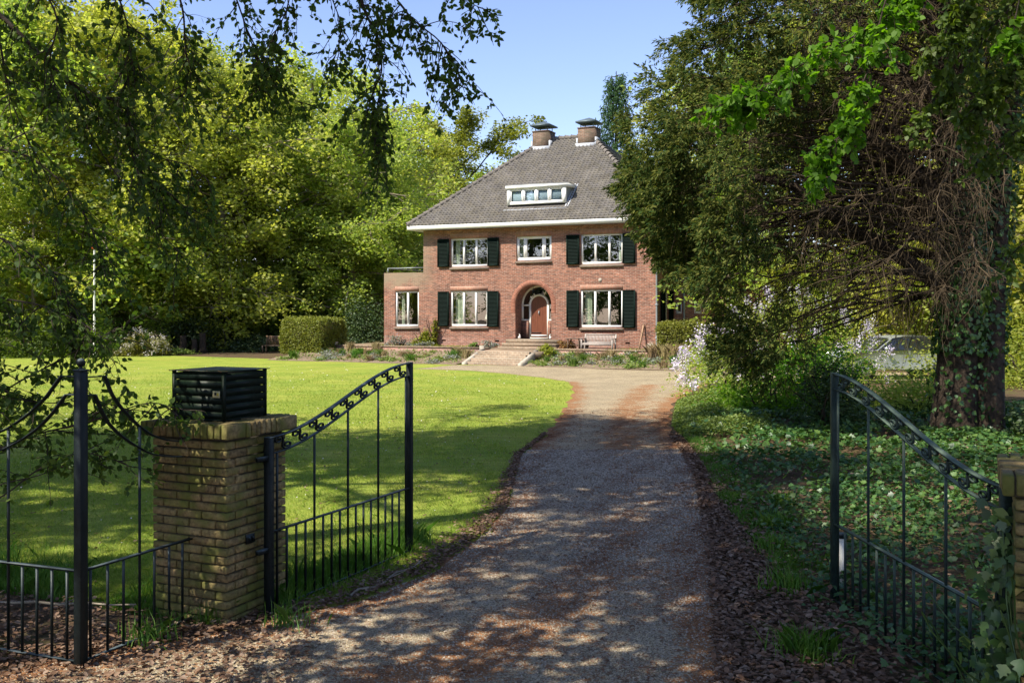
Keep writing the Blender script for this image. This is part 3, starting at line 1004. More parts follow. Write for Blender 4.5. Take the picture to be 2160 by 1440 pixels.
ck.build('sky_tinted_blind', plain('sky_reflection_blue', (.42, .50, .62), .8, .12, 2), dm)  # its blue stands in for sky reflected in the dormer panes
B().box(DX0 - .1, DX1 + .12, Y0 - .2, Y0 - .005, zroof(Y0 - .2) + .05, zroof(Y0 - .2) + .09).build('lead_flashing', M['lead'], dm)
lfl = B().add([(DX1 - .02, Y0 - .1, zroof(Y0 - .1) + .075), (DX1 + .16, Y0 - .1, zroof(Y0 - .1) + .075), (DX1 + .16, 1.5, zroof(1.5) + .075), (DX1 - .02, 1.5, zroof(1.5) + .075)], [(0, 1, 2, 3)]).build('valley_flashing', M['lead'], dm)

# rear wing to the right, mostly behind the conifer
gb = B()
GW = [(.2, .5, 2.2, 2.74), (1.07, 1.42, 2.2, 2.7), (2.6, 3.6, 1.6, 3.0)]
gb2 = B()
wall_grid(gb2, .002, 6.5, PL - .1, 3.7, GW, y=2.75)
gb2.add([(6.5, 2.75, .4), (6.5, 9, .4), (6.5, 9, 3.7), (6.5, 2.75, 3.7)], [(0, 1, 2, 3)])
wg = gb2.build('wing_wall', M['brick'], house)
B().add([(.01, 2.35, 3.7), (6.9, 2.35, 3.7), (6.9, 9.2, 3.7), (.01, 9.2, 3.7), (.01, 5.8, 5.6), (4.2, 5.8, 5.6)], [(0, 1, 5, 4), (1, 2, 5), (2, 3, 4, 5), (0, 3, 2, 1)]).build('wing_roof', M['tile'], house)
for x0, x1, z0, z1 in GW:
    window(x0, x1, z0, z1, [], y=2.8, sill=False)
B().tube([(.62, 2.68, .5), (.62, 2.68, 3.6)], .045, 8).build('downpipe', M['zinc'], house, True)

# things inside the windows
ck = empty('grandfather_clock', hw(-2.68, 1.3, 1.0), RZ, label='dark longcase clock with pale dial behind the right ground floor window', cat='clock')
B().box(-.24, .24, -.14, .14, 0, .5).box(-.19, .19, -.11, .11, .503, 1.45).box(-.25, .25, -.15, .15, 1.453, 2.0).add([(-.25, -.15, 2.003), (.25, -.15, 2.003), (.25, .15, 2.003), (-.25, .15, 2.003), (0, -.15, 2.15), (0, .15, 2.15)], [(0, 1, 4), (1, 2, 5, 4), (2, 3, 5), (3, 0, 4, 5)]).build('case', M['oldwood'], ck)
B().tube([(0, -.155, 1.73), (0, -.17, 1.73)], [.14, .14], 20, True).build('dial', M['whitestone'], ck)
tl = empty('table_lamp', hw(-8.72, .62, 1.68), RZ, label='small table lamp with pale shade behind the left ground floor window', cat='lamp')
B().tube([(0, 0, 0), (0, 0, .05), (0, 0, .15), (0, 0, .3)], [.09, .1, .05, .015], 10).build('lamp_base', M['oldwood'], tl)
B().tube([(0, 0, .26), (0, 0, .5)], [.16, .09], 12).build('lamp_shade', M['creamw'], tl)

# steps up to the door and down to the drive
ds = empty('door_steps', hw(-5.85, -.9, .52), RZ, label='brick steps rising to the arched front door', cat='steps')
for q in range(3):
    B().box(-1.42 + q * .06, 1.42 - q * .06, -.42 + q * .33, .9, .003 + q * .155, .158 + q * .155).build('step', M['step_brick'], ds)
gs = empty('garden_steps', hw(-5.9, -4.74, 0), RZ, label='wide brick garden steps with slanting stone edges up from the gravel', cat='steps')
for q in range(4):
    n = 14
    xs = np.linspace(-1.25, 1.25, n)
    y0 = q * .36
    Vv = []
    for x in xs:
        sag = -.10 * (x / 1.25) ** 2 + .1
        Vv += [(x, y0 + sag, q * .135 - .1), (x, y0 + sag, (q + 1) * .135), (x, y0 + .9, (q + 1) * .135)]
    Ff = []
    for a in range(n - 1):
        Ff += [(a * 3, a * 3 + 3, a * 3 + 4, a * 3 + 1), (a * 3 + 1, a * 3 + 4, a * 3 + 5, a * 3 + 2)]
    B().add(Vv, Ff).build('step', M['step_brick'], gs)
for sx in (-1, 1):
    x0, x1 = sorted((sx * 1.25, sx * 1.43))
    B().add([(x0, -.15, 0), (x1, -.15, 0), (x1, 1.7, 0), (x0, 1.7, 0), (x0, -.15, .09), (x1, -.15, .09), (x1, 1.7, .62), (x0, 1.7, .62)],
            np.array([(4, 5, 6, 7), (0, 1, 5, 4), (1, 2, 6, 5), (2, 3, 7, 6), (3, 0, 4, 7)])).build('edge_stone', M['stone'], gs)
B().box(-1.5, -1.3, 1.75, 1.95, .3, .76).build('end_post', M['stone'], gs)
lp = B().box(-7.35, -4.3, -3.45, -1.3, .3, .545)
o = lp.build('path', M['paving']); o.location = (FX, FY, 0); o.rotation_euler = (0, 0, RZ)
tag(o, 'paved landing between the garden steps and the door steps', 'path', kind='structure')

# ------------------------------------------------------------------ gate pillars
P0 = np.array([-2.155, 7.51])
PW = .736


def pillar(loc, label, name='gate_pillar'):
    r = empty(name, loc, RZ, label=label, cat='pillar')
    W = PW
    b = B()
    ch, nb = .067, 21
    br = random.Random(3)
    bd = .11

    def brick(x0, x1, y0, y1, z0, z1, j=.006):
        a = [br.uniform(-j, j) for _ in range(6)]
        b.box(x0 + abs(a[0]) * .5, x1 - abs(a[1]) * .5, y0 + abs(a[2]) * .5, y1 - abs(a[3]) * .5, z0 + a[4] * .3, z1 + a[5] * .3)
    for k in range(nb):
        z0, z1 = k * ch, k * ch + .0545
        if k % 2 == 0:
            for y0, y1 in ((0, bd), (W - bd, W)):
                for q in range(3): brick(-W + q * W / 3 + .005, -W + (q + 1) * W / 3 - .005, y0, y1, z0, z1)
            ins = (bd, W - bd)
            for x0, x1 in ((-bd, 0), (-W, -W + bd)):
                L = (ins[1] - ins[0]) / 2
                for q in range(2): brick(x0, x1, ins[0] + q * L + .005, ins[0] + (q + 1) * L - .005, z0, z1)
        else:
            for x0, x1 in ((-bd, 0), (-W, -W + bd)):
                for q in range(3): brick(x0, x1, q * W / 3 + .005, (q + 1) * W / 3 - .005, z0, z1)
            for y0, y1 in ((0, bd), (W - bd, W)):
                L = (W - 2 * bd) / 2
                for q in range(2): brick(-W + bd + q * L + .005, -W + bd + (q + 1) * L - .005, y0, y1, z0, z1)
    b.build('brick_shaft', M['pillar'], r, bevel=.006)
    B().box(-W + .028, -.028, .028, W - .028, -.05, 1.415).build('mortar_core', M['mortar'], r)
    c = B()
    o = .065
    n = 13
    L = W + 2 * o
    b = c
    z0, z1 = 1.425, 1.535
    for q in range(n):
        a0, a1 = -W - o + q * L / n + .005, -W - o + (q + 1) * L / n - .005
        for y0, y1 in ((-o, -o + .22), (W + o - .22, W + o)):
            jz = br.uniform(-.006, .006)
            c.box(a0, a1, y0 + br.uniform(-.004, .004), y1, z0 + jz, z1 + jz)
    for q in range(7):
        L2 = L - .44
        a0, a1 = -o + .22 + q * L2 / 7 + .005, -o + .22 + (q + 1) * L2 / 7 - .005
        for x0, x1 in ((o - .22, o), (-W - o, -W - o + .22)):
            jz = br.uniform(-.006, .006)
            c.box(x0, x1 + br.uniform(-.004, .004), a0, a1, z0 + jz, z1 + jz)
    for q in range(2):
        for p in range(5):
            L2 = L - .44
            c.box(-W - o + .22 + q * L2 / 2 + .005, -W - o + .22 + (q + 1) * L2 / 2 - .005, -o + .22 + p * L2 / 5 + .005, -o + .22 + (p + 1) * L2 / 5 - .005, z0, z1 - .002)
    c.build('brick_cap', M['pillar'], r, bevel=.007)
    B().box(-W - o + .015, o - .015, -o + .015, W + o - .015, 1.42, 1.522).build('mortar_cap', M['mortar'], r)
    return r


pl = pillar((P0[0], P0[1], 0), 'square mossy brick gate pillar under the slatted black box')
ib = B()
for (y, z0, z1, w) in ((.44, 1.17, 1.32, .05), (.22, .585, .655, .045)):
    ib.box(.001, .014, y, y + .095, z0, z1)
    ib.box(.014, .03, y + .02, y + .03, z0 + .02, z1 - .02); ib.box(.014, .03, y + .06, y + .07, z0 + .02, z1 - .02)
ib.build('iron_bracket', M['iron'], pl)
pr = pillar((2.72 + PW * cA - .065 * cA, 5.27 - PW * sA, -.0), 'brick gate pillar at the right edge overgrown with ivy')

# slatted box on the left pillar
bx0 = at(472.5, 889, 7.69)
sb = empty('slatted_box', (bx0[0], 7.69, 1.532), RZ, label='black slatted metal box on top of the brick gate pillar', cat='metal box')
S = .516
b = B()
for k in range(6):
    z0 = .02 + k * .060
    for q in ((-S, 0, .0, .004), (-S, 0, S - .004, S)):
        b.box(q[0] + .02, q[1] - .02, q[2], q[3], z0, z0 + .0525)
    for q in ((-.004, .0), (-S, -S + .004)):
        b.box(q[0], q[1], .02, S - .02, z0, z0 + .0525)
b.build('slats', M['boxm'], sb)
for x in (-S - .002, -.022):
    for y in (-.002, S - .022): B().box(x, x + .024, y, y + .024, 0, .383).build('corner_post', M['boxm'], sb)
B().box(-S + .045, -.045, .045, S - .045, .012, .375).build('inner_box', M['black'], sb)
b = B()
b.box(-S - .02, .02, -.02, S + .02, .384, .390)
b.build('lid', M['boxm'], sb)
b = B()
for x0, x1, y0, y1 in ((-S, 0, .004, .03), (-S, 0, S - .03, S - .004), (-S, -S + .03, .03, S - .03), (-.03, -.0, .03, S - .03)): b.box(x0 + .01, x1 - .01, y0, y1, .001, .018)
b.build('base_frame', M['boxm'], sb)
stk = B().box(-.105, -.035, -.008, -.0055, .185, .238).build('sticker', plain('yellowed_label', (.42, .38, .22), .6, .2, 20), sb)
B().box(-.088, -.066, -.0095, -.0085, .205, .226).build('printed_mark', M['black'], stk)
B().box(-.062, -.045, -.0095, -.0085, .200, .224).build('printed_mark', plain('yellow_print', (.5, .38, .05), .6, .1, 9), stk)
nd = B()


def scatter_slivers(b, P, L, w, rng, tilt=.15):
    n = len(P)
    th = rng.uniform(0, 2 * np.pi, n)
    d = np.stack([np.cos(th), np.sin(th), rng.normal(0, tilt, n)], -1)
    s_ = np.stack([-np.sin(th), np.cos(th), rng.normal(0, .3, n)], -1)
    L = np.broadcast_to(L, (n,))[:, None]
    V = np.stack([P, P + d * L * .5 + s_ * w * .5, P + d * L, P + d * L * .5 - s_ * w * .5], 1).reshape(-1, 3)
    F = np.arange(4 * n).reshape(n, 4)
    b.add(V, F)


nP = np.stack([RG.uniform(-S - .03, .03, 160), RG.choice([-1., 1.], 160), np.full(160, .394)], -1)
nP[:, 1] = np.where(RG.random(160) < .55, RG.uniform(-.03, .02, 160), RG.uniform(-.02, S + .02, 160))
scatter_slivers(nd, nP, RG.uniform(.015, .05, 160), .004, RG)
nd.build('fallen_needles', M['needles'], sb)

# ------------------------------------------------------------------ gates


def scroll2(w, h):
    """one 2-shaped scroll in gate plane coordinates (u, z), drawn in a box 1 wide and 1 high and stretched"""
    r = .255
    c1, c2 = (.27, 1 - r), (.73, r)
    pts = []
    for t in np.linspace(0, 1, 26):
        a = R(470) * (1 - t) + R(10)
        rr = r * (.30 + .70 * t)
        pts.append((c1[0] + rr * math.cos(a), c1[1] + rr * math.sin(a)))
    e = pts[-1]
    s_ = (c2[0] - r * .98, c2[1] + r * .18)
    for t in np.linspace(0.12, .88, 6):
        pts.append((e[0] * (1 - t) + s_[0] * t, e[1] * (1 - t) + s_[1] * t))
    for t in np.linspace(0, 1, 26):
        a = R(190) + R(470) * t
        rr = r * (1 - .70 * t)
        pts.append((c2[0] + rr * math.cos(a), c2[1] + rr * math.sin(a)))
    return [(u * w, z * h) for u, z in pts]


def gate(A, Bp, ntall, nshort, zr, z0, mat, label, hinge_gap=0.0, nscroll=9, base=.03):
    A, Bp = Vector(A), Vector(Bp)
    L = (Bp - A).length
    ang = math.atan2(Bp.y - A.y, Bp.x - A.x)
    r = empty('iron_gate', (A.x, A.y, 0), ang, label=label, cat='gate')
    ss = lambda t: t * t * (3 - 2 * t)
    top = lambda u: 1.397 + .48 * ss(min(1, max(0, u / L)))
    low = lambda u: 1.265 + .485 * ss(min(1, max(0, u / L)))
    B().box(-.03, .03, -.03, .03, -.02, 1.40).build('hinge_post', mat, r, bevel=.004)
    B().box(L - .027, L + .027, -.027, .027, z0, 1.885).build('end_post', mat, r, bevel=.004)
    us = np.linspace(.03, L - .027, 40)
    B().ribbon([(u, 0, top(u) - .004) for u in us], (0, 1, 0), .045, .010).build('top_rail', mat, r)
    B().ribbon([(u, 0, low(u)) for u in us], (0, 1, 0), .032, .008).build('band_rail', mat, r)
    B().box(.03, L - .027, -.018, .018, zr - .006, zr + .004).build('middle_rail', mat, r)
    B().box(.03, L - .027, -.013, .013, base, base + .01).build('bottom_rail', mat, r)
    ub = np.linspace(.10, L - .075, nshort)
    for k, u in enumerate(ub):
        tall = k % ntall == 0
        B().box(u - .0075, u + .0075, -.0075, .0075, base + .01, low(u) - .004 if tall else zr - .006).build('bar', mat, r)
    w = (L - .13) / nscroll
    for k in range(nscroll):
        u0 = .06 + k * w
        sl = (low(u0 + w) - low(u0)) / w
        zc = low(u0 + w / 2)
        hgt = top(u0 + w / 2) - zc - .012
        pts = scroll2(w, hgt)
        P3 = [(u0 + u, 0, z + zc + .006 + (u - w / 2) * sl) for u, z in pts]
        B().ribbon(P3, (0, 1, 0), .018, .0105).build('scroll', mat, r)
    # closing upright by the end post
    return r


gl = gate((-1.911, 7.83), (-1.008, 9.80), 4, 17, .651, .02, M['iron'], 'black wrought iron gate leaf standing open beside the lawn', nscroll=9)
hg = B()
for z in (.5, 1.22): hg.box(-.14, -.03, -.02, .02, z, z + .035)
hg.build('hinge_strap', M['iron'], gl)
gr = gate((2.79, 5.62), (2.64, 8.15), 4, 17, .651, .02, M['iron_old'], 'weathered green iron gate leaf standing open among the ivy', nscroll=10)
hg = B()
for z in (.6, 1.15): hg.box(-.03, .03, -.16, -.03, z, z + .035)
hg.build('hinge_strap', M['iron_old'], gr)

# ------------------------------------------------------------------ fence with swept rails
fpost = np.array([-2.893, 6.68])
fend = np.array([-2.455, 7.655])


def on_plane(px, py, A, Bq):
    r_ = (px - CX) / FPX
    d = Bq - A
    t = (r_ * A[1] - A[0]) / (d[0] - r_ * d[1])
    Y = A[1] + t * d[1]
    return t * np.linalg.norm(d), H_CAM - (py - HZ) / FPX * Y


fang = math.atan2(fend[1] - fpost[1], fend[0] - fpost[0])
fe = empty('iron_fence', (fpost[0], fpost[1], 0), 0, label='black iron fence with ball topped post and sagging curved rails', cat='fence')
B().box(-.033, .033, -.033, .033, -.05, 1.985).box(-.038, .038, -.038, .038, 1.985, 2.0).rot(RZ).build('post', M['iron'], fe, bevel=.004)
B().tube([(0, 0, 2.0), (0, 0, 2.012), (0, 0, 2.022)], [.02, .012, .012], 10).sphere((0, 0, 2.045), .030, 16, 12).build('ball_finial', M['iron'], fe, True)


def bay(p0, p1, outer, inner, bars, tallset, L):
    d = (p1 - p0) / np.linalg.norm(p1 - p0)
    q = lambda u, z: (d[0] * u, d[1] * u, z)
    side = (-d[1], d[0], 0)
    for crv in (outer, inner):
        c = np.array(crv)
        tt = np.linspace(0, 1, len(c))
        ts = np.linspace(0, 1, 40)
        # smooth by cubic through the measured points
        uu = np.interp(ts, tt, c[:, 0]); zz = np.interp(ts, tt, c[:, 1])
        for _ in range(3):
            uu[2:-1] = (uu[1:-2] + 2 * uu[2:-1] + uu[3:]) / 4 if len(uu) > 4 else uu[2:-1]
            zz[2:-1] = (zz[1:-2] + 2 * zz[2:-1] + zz[3:]) / 4 if len(zz) > 4 else zz[2:-1]
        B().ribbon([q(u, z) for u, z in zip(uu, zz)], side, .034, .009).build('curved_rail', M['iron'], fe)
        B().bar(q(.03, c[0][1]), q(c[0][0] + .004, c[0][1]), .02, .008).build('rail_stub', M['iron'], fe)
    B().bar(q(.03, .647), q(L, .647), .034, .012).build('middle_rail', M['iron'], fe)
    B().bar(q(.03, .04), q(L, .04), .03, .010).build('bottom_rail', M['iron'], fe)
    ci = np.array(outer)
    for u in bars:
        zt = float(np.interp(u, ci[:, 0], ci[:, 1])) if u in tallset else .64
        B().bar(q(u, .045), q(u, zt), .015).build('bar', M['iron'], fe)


outR = [on_plane(x, y, fpost, fend) for x, y in ((220.8, 792.7), (235.3, 831.7), (259.7, 865.3), (294.9, 900.4), (320, 918), (350, 928), (386.7, 931))]
inR = [on_plane(x, y, fpost, fend) for x, y in ((200, 832), (214, 867), (229, 893), (252, 917), (290, 943), (320, 958), (355, 963), (386.7, 962.5))]
barsR = [on_plane(x, 1200, fpost, fend)[0] for x in (190.7, 227, 260.6, 294.5, 325.5, 356.7, 384.8)]
bay(fpost, fend, outR, inR, barsR, {barsR[3]}, np.linalg.norm(fend - fpost) - .02)
fleft = fpost + np.array([-.935, .3546]) * 2.0
outL = [on_plane(x, y, fpost, fleft) for x, y in ((130, 793), (94.7, 841), (61, 873), (23, 900), (-20, 920), (-90, 935))]
inL = [on_plane(x, y, fpost, fleft) for x, y in ((139.8, 832), (114.6, 867), (85.6, 899), (46, 928), (0, 951.6), (-90, 968))]
barsL = [on_plane(x, 1200, fpost, fleft)[0] for x in (141.4, 109.5, 78, 47.2, 17.7, -14, -45, -75)]
bay(fpost, fleft, outL, inL, barsL, {barsL[4]}, 1.6)

# ------------------------------------------------------------------ foliage generators


def unit(v): return v / (np.linalg.norm(v, axis=-1, keepdims=True) + 1e-9)


def leaf_quads(b, P, L, rng, flat=.5, droop=.25, aspect=.62, hexa=False, dirs=None):
    """kite or six sided leaves at P; flat = how level the blades lie"""
    n = len(P)
    if dirs is None:
        th = rng.uniform(0, 2 * np.pi, n)
        d = np.stack([np.cos(th), np.sin(th), rng.normal(-droop, .35, n)], -1)
    else:
        d = dirs + rng.normal(0, .35, (n, 3))
    d = unit(d)
    nn = rng.normal(0, 1, (n, 3)) * (1 - flat)
    nn[:, 2] += flat * 1.4
    s_ = unit(np.cross(d, nn))
    nn = np.cross(s_, d)
    L = np.broadcast_to(L, (n,))[:, None]
    w = L * aspect * .5
    if hexa:
        V = np.stack([P, P + d * L * .25 + s_ * w * .85 + nn * L * .03, P + d * L * .6 + s_ * w * .8 + nn * L * .03, P + d * L - nn * L * .04, P + d * L * .6 - s_ * w * .8 + nn * L * .03, P + d * L * .25 - s_ * w * .85 + nn * L * .03], 1).reshape(-1, 3)
        b.add(V, np.arange(6 * n).reshape(n, 6))
    else:
        V = np.stack([P, P + d * L * .45 + s_ * w + nn * L * .06, P + d * L, P + d * L * .45 - s_ * w + nn * L * .06], 1).reshape(-1, 3)
        b.add(V, np.arange(4 * n).reshape(n, 4))


def curve(p, d, L, droop, n, rng, wig=.08):
    pts = [np.array(p, float)]
    d = np.array(d, float)
    for _ in range(n):
        d = d + np.array([0, 0, -droop / n]) + rng.normal(0, wig, 3)
        d /= np.linalg.norm(d)
        pts.append(pts[-1] + d * L / n)
    return np.array(pts), d


def tree_parts(seed, Ht, Rc, rt, cb, nl=22, sub=5, leaf=.16, per=150, clump=.75, flat=.55, droop=.25, up=.5, lobes=1.0, lean=0.0):
    rng = np.random.default_rng(seed)
    wood, lf = B(), B()
    n = 9
    tz = np.linspace(0, Ht * .9, n)
    wob = np.cumsum(rng.normal(0, .018 * Ht / n * 2, (n, 2)), 0)
    wob[:, 0] += lean * tz
    tp = np.concatenate([wob - wob[0], tz[:, None]], 1)
    wood.tube(tp, rt * (1 - tz / (Ht * 1.0)) ** .8 + .02 + rt * .5 * np.exp(-tz / .5), 9)
    pts = []
    az = rng.uniform(0, 6.28)
    for k in range(nl):
        f = (k + .5) / nl
        h = cb + (Ht * .88 - cb) * f
        base = np.array([np.interp(h, tz, tp[:, 0]), np.interp(h, tz, tp[:, 1]), h])
        az += 2.4 + rng.normal(0, .3)
        prof = math.sin(math.pi * (.22 + .70 * f)) ** .8
        L = Rc * prof * rng.uniform(.65, 1.25) * (1 + .25 * (lobes - 1) * rng.normal())
        el = up * (.3 + .9 * f) + rng.normal(0, .12)
        d = np.array([math.cos(az) * math.cos(el), math.sin(az) * math.cos(el), math.sin(el)])
        lp, _ = curve(base, d, L, .25, 6, rng, .10)
        wood.tube(lp, np.linspace(rt * .34 * (1 - .5 * f), .015, 7), 5)
        for q in range(sub):
            t = rng.uniform(.3, 1)
            p = np.array([np.interp(t * 6, range(7), lp[:, i]) for i in range(3)])
            dd = d + rng.normal(0, .7, 3) * np.array([1, 1, .7])
            dd /= np.linalg.norm(dd)
            sp, _ = curve(p, dd, L * rng.uniform(.2, .5) + .5, .35, 4, rng, .12)
            wood.tube(sp, np.linspace(.035, .008, 5), 4)
            pts += [sp[2], sp[4]] + ([sp[3]] if rng.random() < .6 else [])
        pts.append(lp[-1])
    pts += [tp[-1] + rng.normal(0, .5, 3) for _ in range(5)]
    pts = np.array(pts)
    P, S = [], []
    for c in pts:
        m = int(per * rng.uniform(.4, 1.5))
        r = clump * rng.uniform(.6, 1.35)
        q = rng.normal(0, 1, (m, 3))
        q = unit(q) * (rng.random((m, 1)) ** .45) * r
        q[:, 2] *= .7
        q[:, 2] -= .12 * (q[:, 0] ** 2 + q[:, 1] ** 2) / r
        P.append(c + q)
    P = np.concatenate(P)
    leaf_quads(lf, P, leaf * rng.uniform(.6, 1.3, len(P)), rng, flat, droop)
    return wood, lf


PROTO = {}


def proto(key, bark, leafm, **k):
    w, l = tree_parts(**k)
    me_w = w.mesh('trunk'); me_w.materials.append(M[bark])
    me_w.polygons.foreach_set('use_smooth', np.ones(len(me_w.polygons), bool))
    me_l = l.mesh('crown'); me_l.materials.append(M[leafm])
    PROTO[key] = (me_w, me_l)


def place(key, name, loc, rz, sc, label, cat='tree', group=None, szf=1.0, leafm=None):
    o = empty(name, (loc[0], loc[1], loc[2] if len(loc) > 2 else 0), rz, label=label, cat=cat, group=group)
    o.scale = (sc, sc, sc * szf)
    for part, me in zip(('trunk', 'crown'), PROTO[key]):
        c = bpy.data.objects.new(part, me)
        C.objects.link(c)
        c.parent = o
        if leafm and part == 'crown':
            c.material_slots[0].link = 'OBJECT'
            c.material_slots[0].material = M[leafm]
    return o


proto('beech1', 'bark', 'beech', seed=1, Ht=18, Rc=5.8, rt=.32, cb=2.0, nl=38, sub=8, leaf=.245, per=46, clump=1.0, flat=.15)
proto('beech2', 'bark', 'beech2', seed=2, Ht=17, Rc=6.4, rt=.34, cb=1.8, nl=38, sub=8, leaf=.245, per=46, clump=1.0, flat=.15)
proto('beech3', 'bark', 'beech', seed=3, Ht=19, Rc=5.2, rt=.30, cb=3.0, nl=36, sub=8, leaf=.235, per=46, clump=.95, flat=.2)
proto('oak', 'bark_dark', 'oak', seed=4, Ht=15, Rc=5.2, rt=.36, cb=5.5, nl=18, sub=6, leaf=.21, per=120, clump=.8, flat=.15, up=.75, lobes=2, lean=-.03)
proto('young', 'bark', 'beech2', seed=5, Ht=9, Rc=3.2, rt=.12, cb=1.0, nl=24, sub=6, leaf=.17, per=75, clump=.62, flat=.15)


proto('lane', 'bark', 'shade', seed=8, Ht=17, Rc=6.0, rt=.32, cb=7.6, nl=26, sub=6, leaf=.19, per=125, clump=1.0, flat=.3)


def T(px, Y, key, rz, sc, label, szf=1.0, leafm=None, name='beech_tree', group=None):
    X = (px - CX) / FPX * Y
    return place(key, name, (X, Y, 0), rz, sc, label, szf=szf, leafm=leafm, group=group)


T(-40, 56, 'beech2', .3, 1.22, 'tall yellow green beech at the far left edge behind the dark hanging leaves')
T(120, 62, 'beech1', 1.2, 1.3, 'tall yellow green beech just left of the flagpole')
T(255, 58, 'beech3', 2.0, 1.12, 'yellow green beech rising directly behind the flagpole')
T(372, 66, 'beech2', 3.1, 1.22, 'broad green beech behind the white flowering rhododendron')
T(470, 60, 'beech1', 4.2, .98, 'slim beech between the flagpole and the twin trunk tree')
T(566, 63, 'beech2', 5.1, 1.02, 'beech with pale bare trunk rising left of the clipped hedge')
T(660, 68, 'beech1', .7, 1.10, 'tall beech with high rounded top behind the clipped hedge', szf=1.02)
T(745, 62, 'beech2', 2.6, .86, 'bright yellow green beech right of the clipped hedge')
T(830, 72, 'beech3', 1.9, .92, 'green beech whose crown shows left of the house roof')
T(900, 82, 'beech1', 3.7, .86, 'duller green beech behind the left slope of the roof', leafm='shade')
T(985, 84, 'oak', .4, 1.18, 'oak with bare dark limbs showing above the left roof slope', name='oak_tree')
T(1065, 92, 'young', 1.0, 1.75, 'small spiky treetop just left of the left chimney', name='beech_tree')
T(40, 80, 'beech3', .9, 1.25, 'distant beech filling the gap at the far left')
T(760, 90, 'beech2', 5.5, 1.05, 'distant beech between the hedge and the annex')
for px_, Y_, rz_, sc_, lab_ in ((70, 54, .4, 1.05, 'young leafy beech in the front row left of the flagpole'), (240, 57, 1.9, 1.0, 'young leafy beech in the front row just right of the flagpole'), (340, 60, 3.0, 1.15, 'young leafy beech above the white flowering rhododendron'), (450, 62, 4.4, 1.1, 'young leafy beech behind the brown stumps'), (625, 64, 5.3, 1.15, 'young leafy beech rising behind the left end of the clipped hedge'), (720, 63, .9, 1.05, 'young leafy beech rising behind the right end of the clipped hedge'), (800, 64, 2.4, 1.1, 'young leafy beech next to the annex')):
    T(px_, Y_, 'young', rz_, sc_, lab_)
# right hand side
T(1640, 46, 'beech2', 1.1, .9, 'sunlit beech seen through the twigs of the cypress')
T(1840, 44, 'beech1', 2.2, .95, 'sunlit beech left of the ivy clad trunk')
T(2090, 38, 'beech2', 3.3, .92, 'bright beech right of the ivy clad trunk', leafm='beech')
T(2230, 33, 'beech3', 4.0, .8, 'bright beech at the right edge of the view')
T(1500, 62, 'beech3', 5.0, .95, 'beech behind the wing of the house')
T(2000, 60, 'beech3', .2, 1.1, 'distant beech beyond the parked car')
T(2165, 36, 'young', 1.4, 1.2, 'young green beech low at the right edge')
T(2060, 41, 'young', 2.9, 1.2, 'young beech just right of the ivy clad trunk')

# shade trees along the lane, left of and behind the camera (out of view, they throw the foreground shade)
for k, (x, y, rz_, key, sc, lab) in enumerate([
    (-11.38, 8.43, 2.67, 'lane', 1.137, 'tall lane beech nearest the fence, outside the left edge'),
    (-16.81, 9.75, 1.85, 'beech1', 0.882, 'second lane beech left of the fence'),
    (-24.9, 12.86, 5.82, 'beech2', 0.931, 'third lane beech left of the lawn'),
    (-32.89, 16.61, 3.55, 'beech1', 0.964, 'fourth lane beech at the lawn corner'),
    (-2.64, -0.03, 2.22, 'lane', 0.983, 'beech close beside the viewer on the left'),
    (6.06, -6.79, 5.53, 'lane', 0.971, 'beech behind the viewer to the right')]):
    place(key, 'beech_tree', (x, y, 0), rz_, sc, lab, leafm='shade')

for k, (x, y_, key, sc, lab) in enumerate([(-44, 22, 'beech2', 1.1, 'beech bounding the lawn on its left side, nearest the lane'), (-50, 31, 'beech1', 1.15, 'second beech bounding the lawn on its left side'), (-54, 41, 'beech3', 1.1, 'third beech bounding the lawn on its left side'), (-50, 52, 'beech2', 1.1, 'beech at the far left corner of the lawn'), (-62, 28, 'beech3', 1.2, 'beech in the second row left of the lawn'), (-66, 45, 'beech1', 1.2, 'far beech in the second row left of the lawn')]):
    place(key, 'beech_tree', (x, y_, 0), k * 1.3, sc, lab)

# ------------------------------------------------------------------ far wood
b = B()
n = 60000
px_ = RG.uniform(-300, 2500, n)
Yw = RG.uniform(95, 125, n)
P = np.stack([(px_ - CX) / FPX * Yw, Yw, RG.uniform(0, 9, n) ** 1.0], -1)
hmax = 5.5 + 2 * np.sin(px_ / 130) + 1.2 * np.sin(px_ / 47)
P[:, 2] = RG.random(n) * hmax
leaf_quads(b, P, RG.uniform(.35, .7, n), RG, .4)
tag(b.build('treeline', M['shade']), 'far dark green wood closing the view', 'wood', kind='stuff')

# ------------------------------------------------------------------ shrubs


